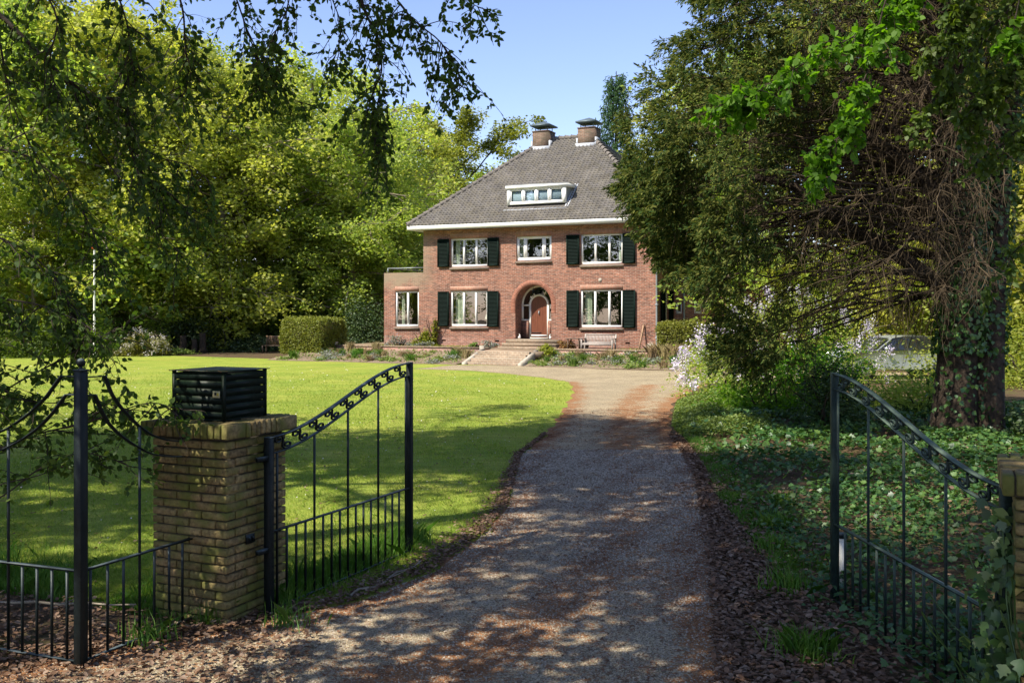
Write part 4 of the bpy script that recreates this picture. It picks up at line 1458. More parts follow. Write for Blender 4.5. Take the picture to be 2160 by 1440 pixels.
def shrub_mesh(seed, rx, ry, h, n, leaf, leafm, hexa=False, stems=9, bloom=0, bloomm=None, flat=.4, fill=.35):
    rng = np.random.default_rng(seed)
    w, l, f = B(), B(), B()
    for _ in range(stems):
        a = rng.uniform(0, 6.28)
        d = np.array([math.cos(a) * .5, math.sin(a) * .5, 1.])
        p, _ = curve((rng.normal(0, rx * .15), rng.normal(0, ry * .15), 0), d, h * .8, .2, 4, rng, .15)
        w.tube(p, np.linspace(.03, .008, 5), 4)
    nc = max(10, int(n / 70))
    q = unit(rng.normal(0, 1, (nc, 3)))
    q[:, 2] = np.abs(q[:, 2])
    rad = rng.random((nc, 1)) ** fill
    cen = q * rad * np.array([rx, ry, h * .92]) * rng.uniform(.85, 1.1, (nc, 1))
    m = n // nc
    P = np.repeat(cen, m, 0) + rng.normal(0, .16, (nc * m, 3)) * np.array([rx, ry, h * .6])
    P[:, 2] = np.maximum(P[:, 2], .03 + rng.random(len(P)) * .1)
    leaf_quads(l, P, leaf * rng.uniform(.6, 1.3, len(P)), rng, flat, hexa=hexa)
    if bloom:
        bc = q * np.array([rx, ry, h * .95]) * rng.uniform(.95, 1.12, (nc, 1))
        bc = bc[rng.choice(nc, min(nc, bloom), replace=nc < bloom)]
        mm = 40
        PP = np.repeat(bc, mm, 0) + rng.normal(0, 1, (len(bc) * mm, 3)) * np.array([.06, .06, .10])
        leaf_quads(f, PP, rng.uniform(.035, .07, len(PP)), rng, .2, aspect=.9)
    return w, l, f


def shrub(name, loc, label, cat='shrub', leafm='dark', bloomm=None, group=None, rz=0, **k):
    w, l, f = shrub_mesh(leafm=leafm, **k)
    o = empty(name, loc, rz, label=label, cat=cat, group=group)
    w.build('stems', M['bark_dark'], o)
    l.build('foliage', M[leafm], o)
    if bloomm: f.build('blossoms', M[bloomm], o)
    return o


def gx(px, Y): return ((px - CX) / FPX * Y, Y, 0)


shrub('rhododendron', gx(300, 52), 'rhododendron with white blossom at the back of the lawn', leafm='hedge', bloomm='whitebloom', seed=21, rx=1.4, ry=1.2, h=1.35, n=5000, leaf=.12, bloom=60)
shrub('evergreen_bush', gx(130, 51), 'dark bush at the back of the lawn left of the flagpole', leafm='shade', seed=22, rx=2.2, ry=1.5, h=2.3, n=7000, leaf=.13)
shrub('evergreen_bush', gx(10, 50), 'dark bush at the far left back of the lawn', leafm='shade', seed=23, rx=2.4, ry=1.5, h=2.6, n=7000, leaf=.13)
shrub('evergreen_bush', gx(395, 57), 'dark green bush behind the tree stumps', leafm='dark', seed=24, rx=2.0, ry=1.2, h=2.6, n=6500, leaf=.14)
shrub('evergreen_bush', gx(535, 57), 'low spreading dark bush left of the clipped hedge', leafm='dark', seed=25, rx=1.5, ry=1.2, h=1.0, n=5000, leaf=.12)
shrub('evergreen_bush', gx(480, 60), 'dark bush in front of the slim beech', leafm='dark', seed=26, rx=1.7, ry=1.2, h=2.9, n=6000, leaf=.14)
shrub('evergreen_bush', gx(772, 58), 'dark evergreen bush between the clipped hedge and the annex', leafm='dark', seed=27, rx=2.0, ry=1.2, h=3.4, n=9000, leaf=.13)
shrub('evergreen_bush', gx(655, 62), 'tall dark evergreen behind the clipped hedge', leafm='dark', seed=28, rx=2.8, ry=1.5, h=3.6, n=9000, leaf=.14)
shrub('evergreen_bush', gx(215, 57), 'mid green bush behind the flagpole', leafm='shade', seed=29, rx=2.4, ry=1.5, h=3.2, n=7500, leaf=.13)
shrub('ground_shrub', gx(365, 53), 'bright low groundcover mound at the back lawn edge', leafm='tuft', seed=30, rx=1.3, ry=.6, h=.35, n=2500, leaf=.09)
shrub('evergreen_bush', gx(600, 60), 'green bush behind the garden bench', leafm='shade', seed=31, rx=2.0, ry=1.3, h=2.6, n=6500, leaf=.13)

# lilac and right hand shrubs
shrub('lilac_bush', (5.75, 27.4, 0), 'lilac bush in pale violet bloom at the right edge of the drive', leafm='beech2', bloomm='lilac', seed=41, rx=1.2, ry=1.4, h=2.0, n=5500, leaf=.085, bloom=330)
shrub('lilac_bush', (9.3, 32.5, 0), 'taller lilac in white violet bloom behind the cypress twigs', leafm='beech2', bloomm='lilac', seed=42, rx=3.0, ry=1.3, h=3.0, n=8000, leaf=.09, bloom=170)
shrub('leafy_shrub', (5.9, 22.6, 0), 'bright green sunlit shrub under the cypress', leafm='bright', seed=43, rx=1.5, ry=.9, h=1.0, n=5000, leaf=.085, hexa=True)
shrub('leafy_shrub', (7.4, 24.5, 0), 'green shrub between the lilac and the ivy clad trunk', leafm='bright', seed=44, rx=1.6, ry=1.2, h=1.9, n=6500, leaf=.09)
shrub('evergreen_bush', (6.35, 19.8, 0), 'dark evergreen bush beside the right gate top', leafm='dark', seed=45, rx=.75, ry=.6, h=1.5, n=5500, leaf=.07)
shrub('evergreen_bush', (10.5, 17.5, 0), 'shaded undergrowth bush right of the ivy clad trunk', leafm='dark', seed=46, rx=1.6, ry=1.2, h=1.1, n=6000, leaf=.09)
shrub('leafy_shrub', (16.3, 31.0, 0), 'sunlit undergrowth at the right edge', leafm='beech2', seed=47, rx=2.4, ry=1.6, h=2.6, n=8000, leaf=.10)
shrub('leafy_shrub', (9.3, 22.6, 0), 'green undergrowth left of the ivy clad trunk', leafm='beech2', seed=48, rx=1.5, ry=1.0, h=1.2, n=5000, leaf=.085)
shrub('leafy_shrub', (16.5, 33.0, 0), 'sunlit bushes behind the parked car', leafm='beech2', seed=49, rx=3.5, ry=1.5, h=3.0, n=8000, leaf=.12)
# house plants
hwz = lambda x, y, z: tuple(hw(x, y, z))
shrub('climbing_shrub', hwz(-11.75, -.35, .56), 'yellow green climbing shrub against the annex corner', leafm='yellowshrub', seed=51, rx=.62, ry=.3, h=1.15, n=1700, leaf=.12, fill=.6)
shrub('climbing_shrub', hwz(-11.32, -.22, .9), 'tall thin climbing shoot beside the left shutter', leafm='yellowshrub', seed=52, rx=.22, ry=.15, h=1.45, n=500, leaf=.11, fill=.2)
shrub('lavender_clump', hwz(-12.8, -.9, .5), 'grey green lavender clump below the annex window', leafm='greyplant', seed=53, rx=.75, ry=.4, h=.75, n=1700, leaf=.08)
shrub('lavender_clump', hwz(-11.5, -1.0, .5), 'lower grey lavender clump below the climbing shrub', leafm='greyplant', seed=54, rx=.7, ry=.35, h=.4, n=1100, leaf=.08)
shrub('round_shrub', hwz(-4.13, -2.7, .3), 'round yellow green shrub right of the garden steps', leafm='yellowshrub', seed=55, rx=.38, ry=.38, h=.75, n=1100, leaf=.10)
shrub('brown_shrub', hwz(-4.0, -.9, .56), 'orange brown shrub between the door steps and the table', leafm='brownshrub', seed=56, rx=.42, ry=.35, h=.55, n=900, leaf=.09)
shrub('yellow_flower', hwz(-4.62, -2.2, .45), 'little yellow flowering plant at the top of the garden steps', leafm='yellowshrub', seed=57, rx=.18, ry=.18, h=.3, n=260, leaf=.07)
shrub('dark_clump', hwz(-7.9, -.9, .56), 'brown green clump left of the door steps', leafm='greyplant', seed=58, rx=.5, ry=.3, h=.4, n=700, leaf=.08)
shrub('green_clump', hwz(-8.6, -.9, .56), 'low green clump under the left ground floor window', leafm='tuft', seed=59, rx=.4, ry=.25, h=.3, n=500, leaf=.08)


# clipped hedges
def hedge(loc, lx, ly, h, seed, label, leaf=.07, n=26000):
    rng = np.random.default_rng(seed)
    b = B()
    o = empty('clipped_hedge', loc, RZ, label=label, cat='hedge')
    b.box(-lx + .14, -.14, .14, ly - .14, 0, h - .14)
    b.build('twiggy_core', M['bark_dark'], o)
    b = B()
    areas = [lx * h, lx * h, ly * h, ly * h, lx * ly * 1.3]
    face = rng.choice(5, n, p=np.array(areas) / sum(areas))
    u, v = rng.random(n), rng.random(n)
    P = np.zeros((n, 3))
    for f in range(5):
        m = face == f
        if f == 0: P[m] = np.stack([-lx * u[m], 0 * u[m], h * v[m]], -1)
        if f == 1: P[m] = np.stack([-lx * u[m], 0 * u[m] + ly, h * v[m]], -1)
        if f == 2: P[m] = np.stack([0 * u[m], ly * u[m], h * v[m]], -1)
        if f == 3: P[m] = np.stack([0 * u[m] - lx, ly * u[m], h * v[m]], -1)
        if f == 4: P[m] = np.stack([-lx * u[m], ly * v[m], 0 * u[m] + h], -1)
    cx_, cy_ = -lx / 2, ly / 2
    bul = .06 * np.sin(P[:, 0] * 5 + P[:, 2] * 4) + .05 * np.sin(P[:, 1] * 6 - P[:, 2] * 5) + .03 * np.sin(P[:, 0] * 13 + P[:, 1] * 11 + P[:, 2] * 12)
    # rounded corners
    q = (P - np.array([cx_, cy_, h / 2])) / np.array([lx / 2, ly / 2, h / 2])
    rr = np.linalg.norm(q, axis=1, ord=8)[:, None]
    P = np.array([cx_, cy_, h / 2]) + q / rr * np.array([lx / 2, ly / 2, h / 2]) * (1 + bul[:, None] * .6)
    P += rng.normal(0, .035, P.shape)
    P[:, 2] = np.maximum(P[:, 2], .02)
    P[:, 2] += np.where((face == 4) & (rng.random(n) < .1), rng.uniform(0, .12, n), 0)
    leaf_quads(b, P, leaf * rng.uniform(.6, 1.3, n), rng, .35)
    b.build('foliage', M['hedge'], o)


hedge((-9.35, 48.9, .18), 2.6, 2.3, 1.75, 61, 'large clipped yellow green hedge block left of the house', n=30000, leaf=.085)
hedge(tuple(hw(2.9, -2.3, .2)), 2.2, 1.6, 1.6, 62, 'clipped green hedge at the right corner of the house', n=22000, leaf=.08)

# ------------------------------------------------------------------ conifer: big old cypress at right
rng = np.random.default_rng(77)
CB = np.array([8.35, 18.7, 0])
wood, twg, spr = B(), B(), B()
Hc = 17.0
tz = np.linspace(0, Hc, 14)
tx = .15 * np.sin(tz * .4) - .015 * tz
wood.tube(np.stack([tx, .1 * np.cos(tz * .5), tz], -1), .37 * (1 - tz / Hc) ** .7 + .02 + .07 * np.exp(-tz / .5), 12)
t2 = np.linspace(0, 9, 8)
wood.tube(np.stack([.55 + .01 * t2 ** 2, -.1 + 0 * t2, t2], -1), .27 * (1 - t2 / 9.5) ** .7 + .02, 10)
# heavy low limbs sweeping left
limbs = []
for (z0, pts_) in ((2.6, [(0, 2.6), (-1.0, 3.3), (-2.0, 4.0), (-3.2, 4.7), (-4.4, 5.0)]), (4.2, [(0, 4.2), (-1.2, 5.2), (-2.3, 6.2), (-3.0, 7.2)]), (6, [(0, 6), (-1.2, 6.9), (-2.6, 7.9), (-3.8, 8.8)])):
    P3 = np.array([(x, rng.normal(-.1, .15), z) for x, z in pts_])
    wood.tube(P3, np.linspace(.17, .05, len(P3)), 7)
P, D = [], []
zs_, Rs_ = [1.0, 1.5, 2.1, 2.7, 3.4, 4.2, 5.2, 6.5, 8.2, 11, 14, 17], [4.2, 4.6, 5.0, 5.5, 5.7, 6.2, 6.4, 6.1, 5.7, 4.6, 2.9, .5]


def clump(c, r, nleaf, outd):
    """bushy rounded bunch of drooping scale leaf fans"""
    nf = max(4, int(nleaf / 26))
    q = unit(rng.normal(0, 1, (nf, 3)) + np.array(outd) * .7 + np.array([0, 0, .35])) * (rng.random((nf, 1)) ** .35) * r * np.array([1, 1, .8])
    for a in q:
        ax = unit(a / (np.linalg.norm(a) + 1e-6) * .8 + np.array(outd) * .5 + np.array([0, 0, -.35]) + rng.normal(0, .25, 3))
        sd = unit(np.cross(ax, rng.normal(0, 1, 3)))
        Lf = rng.uniform(.16, .34)
        t = rng.random(26) ** .8
        off = rng.uniform(-1, 1, 26)
        P.append(c + a + ax * (t * Lf)[:, None] + sd * (off * .32 * Lf * (1.15 - t))[:, None] + rng.normal(0, .012, (26, 3)))
        D.append(ax + sd * (off * .7)[:, None])


def bough(z0, ctr, bare=26, foli=True):
    base = np.array([np.interp(z0, tz, tx), 0, z0])
    mid = (base + ctr) / 2 + np.array([0, 0, .10 * np.linalg.norm(ctr - base) + rng.normal(0, .15)]) + rng.normal(0, .22, 3)
    q3 = base * .75 + ctr * .25 + np.array([0, 0, .08 * np.linalg.norm(ctr - base)]) + rng.normal(0, .15, 3)
    bp = smooth_pts(np.array([base, q3, mid, ctr * .8 + mid * .2 + np.array([0, 0, .1]), ctr]))
    m = len(bp) - 1
    wv = np.cumsum(rng.normal(0, .075, (m + 1, 3)), 0)
    wv -= np.linspace(0, 1, m + 1)[:, None] * wv[-1]
    bp = bp + wv * np.array([.7, .8, 1.0])
    twg.tube(bp, np.linspace(.028, .007, m + 1), 4)
    for q in range(bare):
        t = rng.uniform(.12, .97)
        p = np.array([np.interp(t * m, range(m + 1), bp[:, i]) for i in range(3)])
        bd = unit(bp[min(m, int(t * m) + 1)] - bp[int(t * m)])
        dd = unit(bd * rng.uniform(.2, .9) + rng.normal(0, .5, 3) + np.array([0, 0, -.25]))
        sp, _ = curve(p, dd, rng.uniform(.3, .95), .6, 4, rng, .17)
        twg.tube(sp, np.linspace(.0085, .0035, 5), 3)
        for _ in range(3):
            s_ = rng.integers(1, 5)
            d3 = unit(unit(sp[s_] - sp[s_ - 1]) + rng.normal(0, .6, 3) + np.array([0, 0, -.15]))
            q2, _ = curve(sp[s_], d3, rng.uniform(.15, .5), .4, 3, rng, .22)
            twg.tube(q2, np.linspace(.0048, .0024, 4), 3)


def smooth_pts(p):
    o_ = []
    for t in np.linspace(0, 1, 13):
        q = p.copy()
        while len(q) > 1: q = q[:-1] * (1 - t) + q[1:] * t
        o_.append(q[0])
    return np.array(o_)


nc = 0
# foliage mantle on the sunny drive side
for k in range(420):
    z = 1.1 + 13 * rng.random() ** 1.25
    if z < 2.9 and rng.random() < .80: continue
    spread_ = np.interp(z, [1, 2.4, 4.5, 6, 7.5, 14], [.16, .30, .42, .55, .95, 1.5])
    az = math.pi + rng.normal(-.05, spread_)
    Rz = np.interp(z, zs_, Rs_) * (.35 + .65 * max(0, math.cos(az - math.pi)) ** .6)
    r = rng.uniform(.26, .52)
    rad = (Rz - .75 * r) * (rng.uniform(.80, 1.0) if (k % 5 or z < 5) else rng.uniform(.5, .85))
    c = np.array([math.cos(az) * rad, math.sin(az) * rad, z])
    if math.sin(az) < -.6 and z < 6.5: continue
    clump(c, r, int(780 * (r / .45) ** 2), (math.cos(az), math.sin(az), 0))
    if k % 2 == 0: bough(min(max(z + rng.uniform(-.9, 1.0), 2.8), 15), c, 14)
# thinner top and far side
for k in range(260):
    z = rng.uniform(5.9, 10.5) if k % 4 else rng.uniform(10, 16.5)
    az = rng.uniform(0, 6.283)
    Rz = np.interp(z, zs_, Rs_) * rng.uniform(.25, .85)
    c = np.array([math.cos(az) * Rz, math.sin(az) * Rz, z])
    r = rng.uniform(.25, .45)
    clump(c, r, int(520 * (r / .45) ** 2), (math.cos(az), math.sin(az), 0))
    if k % 3 == 0: bough(max(2.8, z - rng.uniform(0, 1.2)), c, 12)
# a few green bunches hanging among the bare twigs
for k in range(46):
    az = rng.uniform(2.7, 3.7)
    z = rng.uniform(2.4, 6.8)
    rad = np.interp(z, zs_, Rs_) * rng.uniform(.45, .75)
    c = np.array([math.cos(az) * rad, math.sin(az) * rad, z])
    clump(c, rng.uniform(.16, .3), 220, (math.cos(az), math.sin(az), 0))
# bare inner boughs
for k in range(62):
    z = rng.uniform(2.6, 7.8)
    az = rng.uniform(2.2, 4.5)
    rad = np.interp(z, zs_, Rs_) * rng.uniform(.4, .85)
    zt = z + rng.uniform(-1.2, .6)
    if zt < 2.2: continue
    bough(z, np.array([math.cos(az) * rad, math.sin(az) * rad, zt]), 24)
P = np.concatenate(P); D = unit(np.concatenate(D))
leaf_quads(spr, P, rng.uniform(.05, .125, len(P)), rng, .3, aspect=.30, dirs=unit(D + np.array([0, 0, -.3])))
# curtain of dead hanging twigs on the near left of the trunk
for k in range(560):
    a = rng.uniform(2.2, 4.6)
    rr = rng.uniform(.5, 3.6)
    z0 = rng.uniform(2.4, 6.3)
    p = np.array([math.cos(a) * rr, math.sin(a) * rr * .75, z0])
    d = np.array([rng.normal(-.12, .25), rng.normal(0, .25), -1.])
    q2, _ = curve(p, unit(d), rng.uniform(.5, 1.6), .1, 5, rng, .13)
    twg.tube(q2, np.linspace(.0065, .0028, 6), 3)
con = empty('cypress_tree', tuple(CB), 0, label='huge old cypress with bare hanging twigs and ivy clad trunk', cat='tree')
wood.build('trunk', M['bark_red'], con, True)
twg.build('dead_twigs', M['twig'], con)
spr.build('crown', M['conifer'], con)
print('cypress', len(P))

# ivy on its trunk
b = B()
n = 9000
z = rng.uniform(.1, 7.5, n) ** 1.0
th = rng.uniform(0, 6.28, n)
second = rng.random(n) < .3
rr = np.where(second, .31, .42 * (1 - z / 22) + .06) * rng.uniform(.95, 1.25, n)
P = np.stack([np.where(second, .55 + .01 * z * z, .15 * np.sin(z * .4)) + rr * np.cos(th), rr * np.sin(th), z], -1) + CB
keep = rng.random(n) < np.where(z < 1.6, .28, .95)
P = P[keep]


def ivy_leaves(b, P, L, rng, up=.7, out=None):
    n = len(P)
    nn = rng.normal(0, .45, (n, 3))
    if out is None: nn[:, 2] += up * 1.6
    else: nn += out * 1.2
    nn = unit(nn)
    th = rng.uniform(0, 6.28, n)
    d = np.stack([np.cos(th), np.sin(th), np.full(n, -.2)], -1)
    if out is not None: d = np.array([0, 0, -1.]) + rng.normal(0, .4, (n, 3))
    d = unit(d - nn * (d * nn).sum(1, keepdims=True))
    s_ = np.cross(nn, d)
    L = np.broadcast_to(L, (n,))[:, None]
    shp = [(0, 0), (.18, .36), (.34, .52), (.48, .26), (.62, .38), (.72, .14), (1.0, 0), (.72, -.14), (.62, -.38), (.48, -.26), (.34, -.52), (.18, -.36)]
    V = np.stack([P + d * L * a + s_ * L * c + nn * L * (.10 * abs(c) - .10 * a * a) for a, c in shp], 1).reshape(-1, 3)
    k = len(shp)
    base = np.arange(n)[:, None] * k
    F1 = np.concatenate([base + np.array([[0, 11, 10, 9]]), base + np.array([[0, 9, 8, 7]]), base + np.array([[0, 7, 6, 5]]), base + np.array([[0, 5, 4, 3]]), base + np.array([[0, 3, 2, 1]])])
    b.add(V, F1)


out = unit(np.stack([np.cos(th[keep]), np.sin(th[keep]), np.zeros(keep.sum())], -1))
ivy_leaves(b, P, rng.uniform(.06, .12, len(P)), rng, out=out)
tag(b.build('trunk_ivy', M['ivy']), 'dark ivy climbing the trunks of the old cypress', 'ivy')

# fir behind the roof at right
fw, fl = B(), B()
fw.tube([(0, 0, 0), (0, 0, 8), (0, 0, 18.2)], [.3, .2, .02], 8)
PP, DD = [], []
for k in range(150):
    z0 = 3 + 15 * (k / 150)
    az = k * 2.4
    L = (18.6 - z0) * .19 + .5
    d = np.array([math.cos(az), math.sin(az), .15])
    bp, _ = curve((0, 0, z0), unit(d), L, .5, 5, rng, .05)
    fw.tube(bp, np.linspace(.04, .01, 6), 4)
    for q in range(26):
        t = rng.uniform(.2, 1) * 5
        p = np.array([np.interp(t, range(6), bp[:, i]) for i in range(3)])
        for s_ in range(5):
            PP.append(p + rng.normal(0, .1, 3) + np.array([0, 0, -.13 * s_])); DD.append((d[0] * .4 + rng.normal(0, .3), d[1] * .4 + rng.normal(0, .3), -.8))
leaf_quads(fl, np.array(PP), rng.uniform(.14, .3, len(PP)), rng, .3, aspect=.3, dirs=unit(np.array(DD)))
fo = empty('fir_tree', ((1300 - CX) / FPX * 66, 66, 0), 0, label='blue green fir rising right of the right chimney', cat='tree')
fw.build('trunk', M['bark_dark'], fo); fl.build('crown', M['fir'], fo)

# ------------------------------------------------------------------ overhanging branches of near trees
def sample(path, t):
    n = len(path) - 1
    return np.array([np.interp(t * n, range(n + 1), path[:, i]) for i in range(3)])


def smooth_path(pts, m=4):
    pts = np.asarray(pts, float)
    out_ = []
    n = len(pts)
    for i in range(n - 1):
        p0, p1, p2, p3 = pts[max(i - 1, 0)], pts[i], pts[i + 1], pts[min(i + 2, n - 1)]
        for t in np.linspace(0, 1, m, endpoint=False):
            out_.append(.5 * ((2 * p1) + (-p0 + p2) * t + (2 * p0 - 5 * p1 + 4 * p2 - p3) * t * t + (-p0 + 3 * p1 - 3 * p2 + p3) * t ** 3))
    out_.append(pts[-1])
    return np.array(out_)


def spray(wood, pos, dirs, path, r0, r1, ntw, Ltw, rng, droop=.9, side=4, per=9, spread=.7, t0=.08, zmul=1.0):
    """twigs with side twigs along a limb; leaf positions are collected"""
    path = smooth_path(path)
    wood.tube(path, np.linspace(r0, r1, len(path)), 6)
    for _ in range(ntw):
        t = rng.uniform(t0, 1) ** .85
        p = sample(path, t)
        q = sample(path, min(1, t + .04)) - sample(path, max(0, t - .04))
        q = q / (np.linalg.norm(q) + 1e-6)
        d = q * .5 + rng.normal(0, spread, 3) * np.array([1, .8, .5]) + np.array([0, 0, -droop * .35])
        tw, _ = curve(p, unit(d), Ltw * rng.uniform(.5, 1.25), droop, 6, rng, .13)
        wood.tube(tw, np.linspace(.0055, .002, 7), 3)
        for s_ in range(side):
            tt_ = rng.uniform(.15, 1)
            p2 = sample(tw, tt_)
            d2 = unit(tw[min(6, int(tt_ * 6) + 1)] - tw[int(tt_ * 6) if tt_ < 1 else 5] + rng.normal(0, .12, 3))
            st2, e = curve(p2, unit(d2 + rng.normal(0, .45, 3)), Ltw * rng.uniform(.18, .42), droop * .8, 4, rng, .12)
            wood.tube(st2, np.linspace(.0022, .001, 5), 3)
            for a in range(per):
                u = rng.uniform(.1, 1.0)
                pos.append(sample(st2, u) + rng.normal(0, .008, 3))
                dirs.append(e + rng.normal(0, .6, 3) + np.array([0, 0, -.35]))
        for a in range(per):
            u = rng.uniform(.1, 1.0)
            pos.append(sample(tw, u)); dirs.append(tw[-1] - tw[-2] + rng.normal(0, .05, 3) + np.array([0, 0, -.05]))


def branch_tree(name, label, trunk, limbs, leafm, leaf, seed, flat=.35, aspect=.72, **k):
    rng = np.random.default_rng(seed)
    w, l = B(), B()
    pos, dirs = [], []
    tr = np.array(trunk, float)
    w.tube(smooth_path(tr), np.linspace(.22, .08, (len(tr) - 1) * 4 + 1), 10)
    for lim in limbs:
        pts, ntw, Ltw, r0 = lim[:4]
        path = [at(*p) for p in pts]
        kw = dict(k); kw.update(lim[4] if len(lim) > 4 else {})
        if kw.pop('inner', False):
            spray(w, pos, dirs, np.array(path), r0, max(.003, r0 * .2), ntw, Ltw, rng, **kw)
            continue
        j = np.argmin(np.linalg.norm(tr - (path[0] + np.array([0, 0, 1.2 if path[0][2] > 5 else -.4])), axis=1))
        lead = smooth_path(np.array([tr[j], (tr[j] + path[0]) / 2 + np.array([0, 0, .25]), path[0], path[1]]), 5)
        w.tube(lead[:-5], np.linspace(max(r0 * 1.8, .02), r0, len(lead) - 5), 6)
        spray(w, pos, dirs, np.array(path), r0, max(.003, r0 * .2), ntw, Ltw, rng, **kw)
    pos, dirs = np.array(pos), unit(np.array(dirs))
    leaf_quads(l, pos, leaf * rng.uniform(.6, 1.15, len(pos)), rng, flat, aspect=aspect, hexa=True, dirs=dirs)
    o = empty(name, (0, 0, 0), 0, label=label, cat='tree')
    w.build('branches', M['bark_dark'], o, True)
    l.build('leaves', M[leafm], o)
    print(name, len(pos))
    return o


y = 7.6
LIMBS = [
    ([(-260, -200, 7.4), (-60, -20, y), (30, 60, y), (130, 160, 7.7), (200, 205, 7.8), (262, 215, 7.9), (268, 290, 7.9), (300, 370, 7.9), (360, 410, 8), (420, 480, 8.2)], 64, .38, .022),
    ([(20, -160, 7.2), (80, -40, 7.2), (120, 40, 7.2), (105, 130, 7.2), (122, 200, 7.2)], 24, .36, .010),
    ([(330, -160, 8), (360, -60, 8), (385, 20, 8), (390, 90, 8.1), (395, 170, 8.2), (378, 220, 8.2)], 30, .36, .012),
    ([(200, -160, 7.5), (230, -60, 7.5), (262, 30, 7.6), (278, 110, 7.7), (270, 170, 7.7)], 26, .38, .010),
    ([(460, -160, 8.4), (480, -60, 8.4), (520, 60, 8.5), (545, 140, 8.6), (540, 200, 8.6)], 26, .34, .010),
    ([(720, -180, 8.2), (745, -60, 8.2), (768, 20, 8.2), (795, 80, 8.3), (805, 150, 8.3), (785, 205, 8.4), (800, 270, 8.5)], 36, .34, .016),
    ([(800, 200, 8.4), (792, 270, 8.5), (800, 340, 8.5), (785, 410, 8.6)], 13, .24, .006, dict(inner=True)),
    ([(770, -160, 8.2), (820, -30, 8.2), (870, 40, 8.2), (930, 90, 8.3), (965, 150, 8.3), (980, 195, 8.3)], 30, .34, .010),
    ([(640, -160, 8.1), (620, -60, 8.1), (605, 20, 8.1), (585, 60, 8.1), (570, 90, 8.1)], 15, .30, .008),
    ([(890, -160, 8.3), (940, -50, 8.3), (985, 0, 8.3), (1015, 18, 8.3)], 9, .26, .006),
    ([(700, -140, 8.5), (690, -40, 8.5), (720, 60, 8.5), (700, 140, 8.6)], 16, .32, .008),
    ([(-200, 200, 7.3), (-60, 300, 7.3), (60, 330, 7.5), (150, 410, 7.6), (200, 500, 7.7), (215, 570, 7.7)], 26, .36, .012),
    ([(268, 290, 7.9), (330, 330, 8.0), (400, 350, 8.1), (450, 390, 8.2)], 10, .34, .008, dict(inner=True)),
    ([(-200, 420, 7.1), (-60, 480, 7.2), (40, 520, 7.3), (120, 590, 7.4), (160, 680, 7.4)], 26, .38, .010),
    ([(-200, 560, 7.0), (-60, 620, 7.0), (70, 640, 7.1), (150, 670, 7.2), (200, 700, 7.2)], 24, .36, .010),
    ([(-260, 800, 7.0), (-60, 850, 7.1), (40, 805, 7.2), (150, 745, 7.3), (250, 690, 7.5)], 18, .34, .010, dict(droop=.35)),
    ([(-260, 900, 6.9), (-60, 960, 7.0), (60, 920, 7.1), (200, 885, 7.2), (310, 850, 7.35), (372, 862, 7.4)], 26, .34, .009, dict(droop=.25, side=3, per=6)),
    ([(-260, 1000, 6.9), (-40, 1060, 7.0), (80, 990, 7.1), (170, 955, 7.2), (260, 975, 7.3)], 16, .34, .008, dict(droop=.3, side=3, per=6)),
    ([(-200, 700, 6.9), (-80, 780, 7.0), (20, 830, 7.1), (110, 850, 7.2), (180, 830, 7.3)], 18, .34, .008, dict(droop=.4)),
    ([(-100, -140, 7.0), (-10, 60, 7.1), (20, 200, 7.2), (60, 300, 7.3)], 18, .38, .012),
    ([(520, 60, 8.5), (555, 130, 8.6), (590, 190, 8.7), (640, 220, 8.7)], 8, .3, .005, dict(inner=True)),
    ([(150, 170, 7.7), (200, 300, 7.8), (330, 480, 7.9), (390, 540, 8.0)], 10, .34, .006, dict(inner=True)),
]
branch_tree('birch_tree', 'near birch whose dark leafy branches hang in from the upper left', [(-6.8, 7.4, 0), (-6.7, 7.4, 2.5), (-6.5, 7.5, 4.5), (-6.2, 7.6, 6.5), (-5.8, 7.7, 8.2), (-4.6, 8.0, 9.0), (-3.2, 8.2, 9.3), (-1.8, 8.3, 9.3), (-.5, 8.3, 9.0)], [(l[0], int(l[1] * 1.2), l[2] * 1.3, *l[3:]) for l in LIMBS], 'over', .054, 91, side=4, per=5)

RL_ = [
    ([(2060, -200, 9.6), (1960, -80, 9.5), (1900, 10, 9.5), (1830, 60, 9.5), (1740, 110, 9.4), (1650, 160, 9.3), (1595, 195, 9.2), (1550, 212, 9.2)], 56, .36, .012, dict(droop=.5, side=3, per=7)),
    ([(1900, -100, 9.4), (1860, 30, 9.4), (1840, 120, 9.4), (1810, 200, 9.3), (1785, 260, 9.3), (1745, 330, 9.3), (1718, 362, 9.3)], 46, .32, .010, dict(droop=.7, side=3, per=7)),
    ([(1990, -150, 9.6), (1930, -60, 9.6), (1890, 40, 9.6), (1860, 100, 9.5)], 24, .26, .010, dict(droop=.5, side=3, per=7)),
    ([(2180, -100, 8.2), (2150, 0, 8.2), (2140, 60, 8.2), (2138, 90, 8.2)], 8, .18, .006, dict(side=3, per=6)),
]
branch_tree('lime_tree', 'lime tree branch with bright fresh green leaves hanging before the cypress', [(7.6, 8.6, 0), (7.5, 8.7, 3), (7.2, 8.8, 5.5), (6.4, 9.1, 7)], RL_, 'bright', .08, 92, aspect=.8)
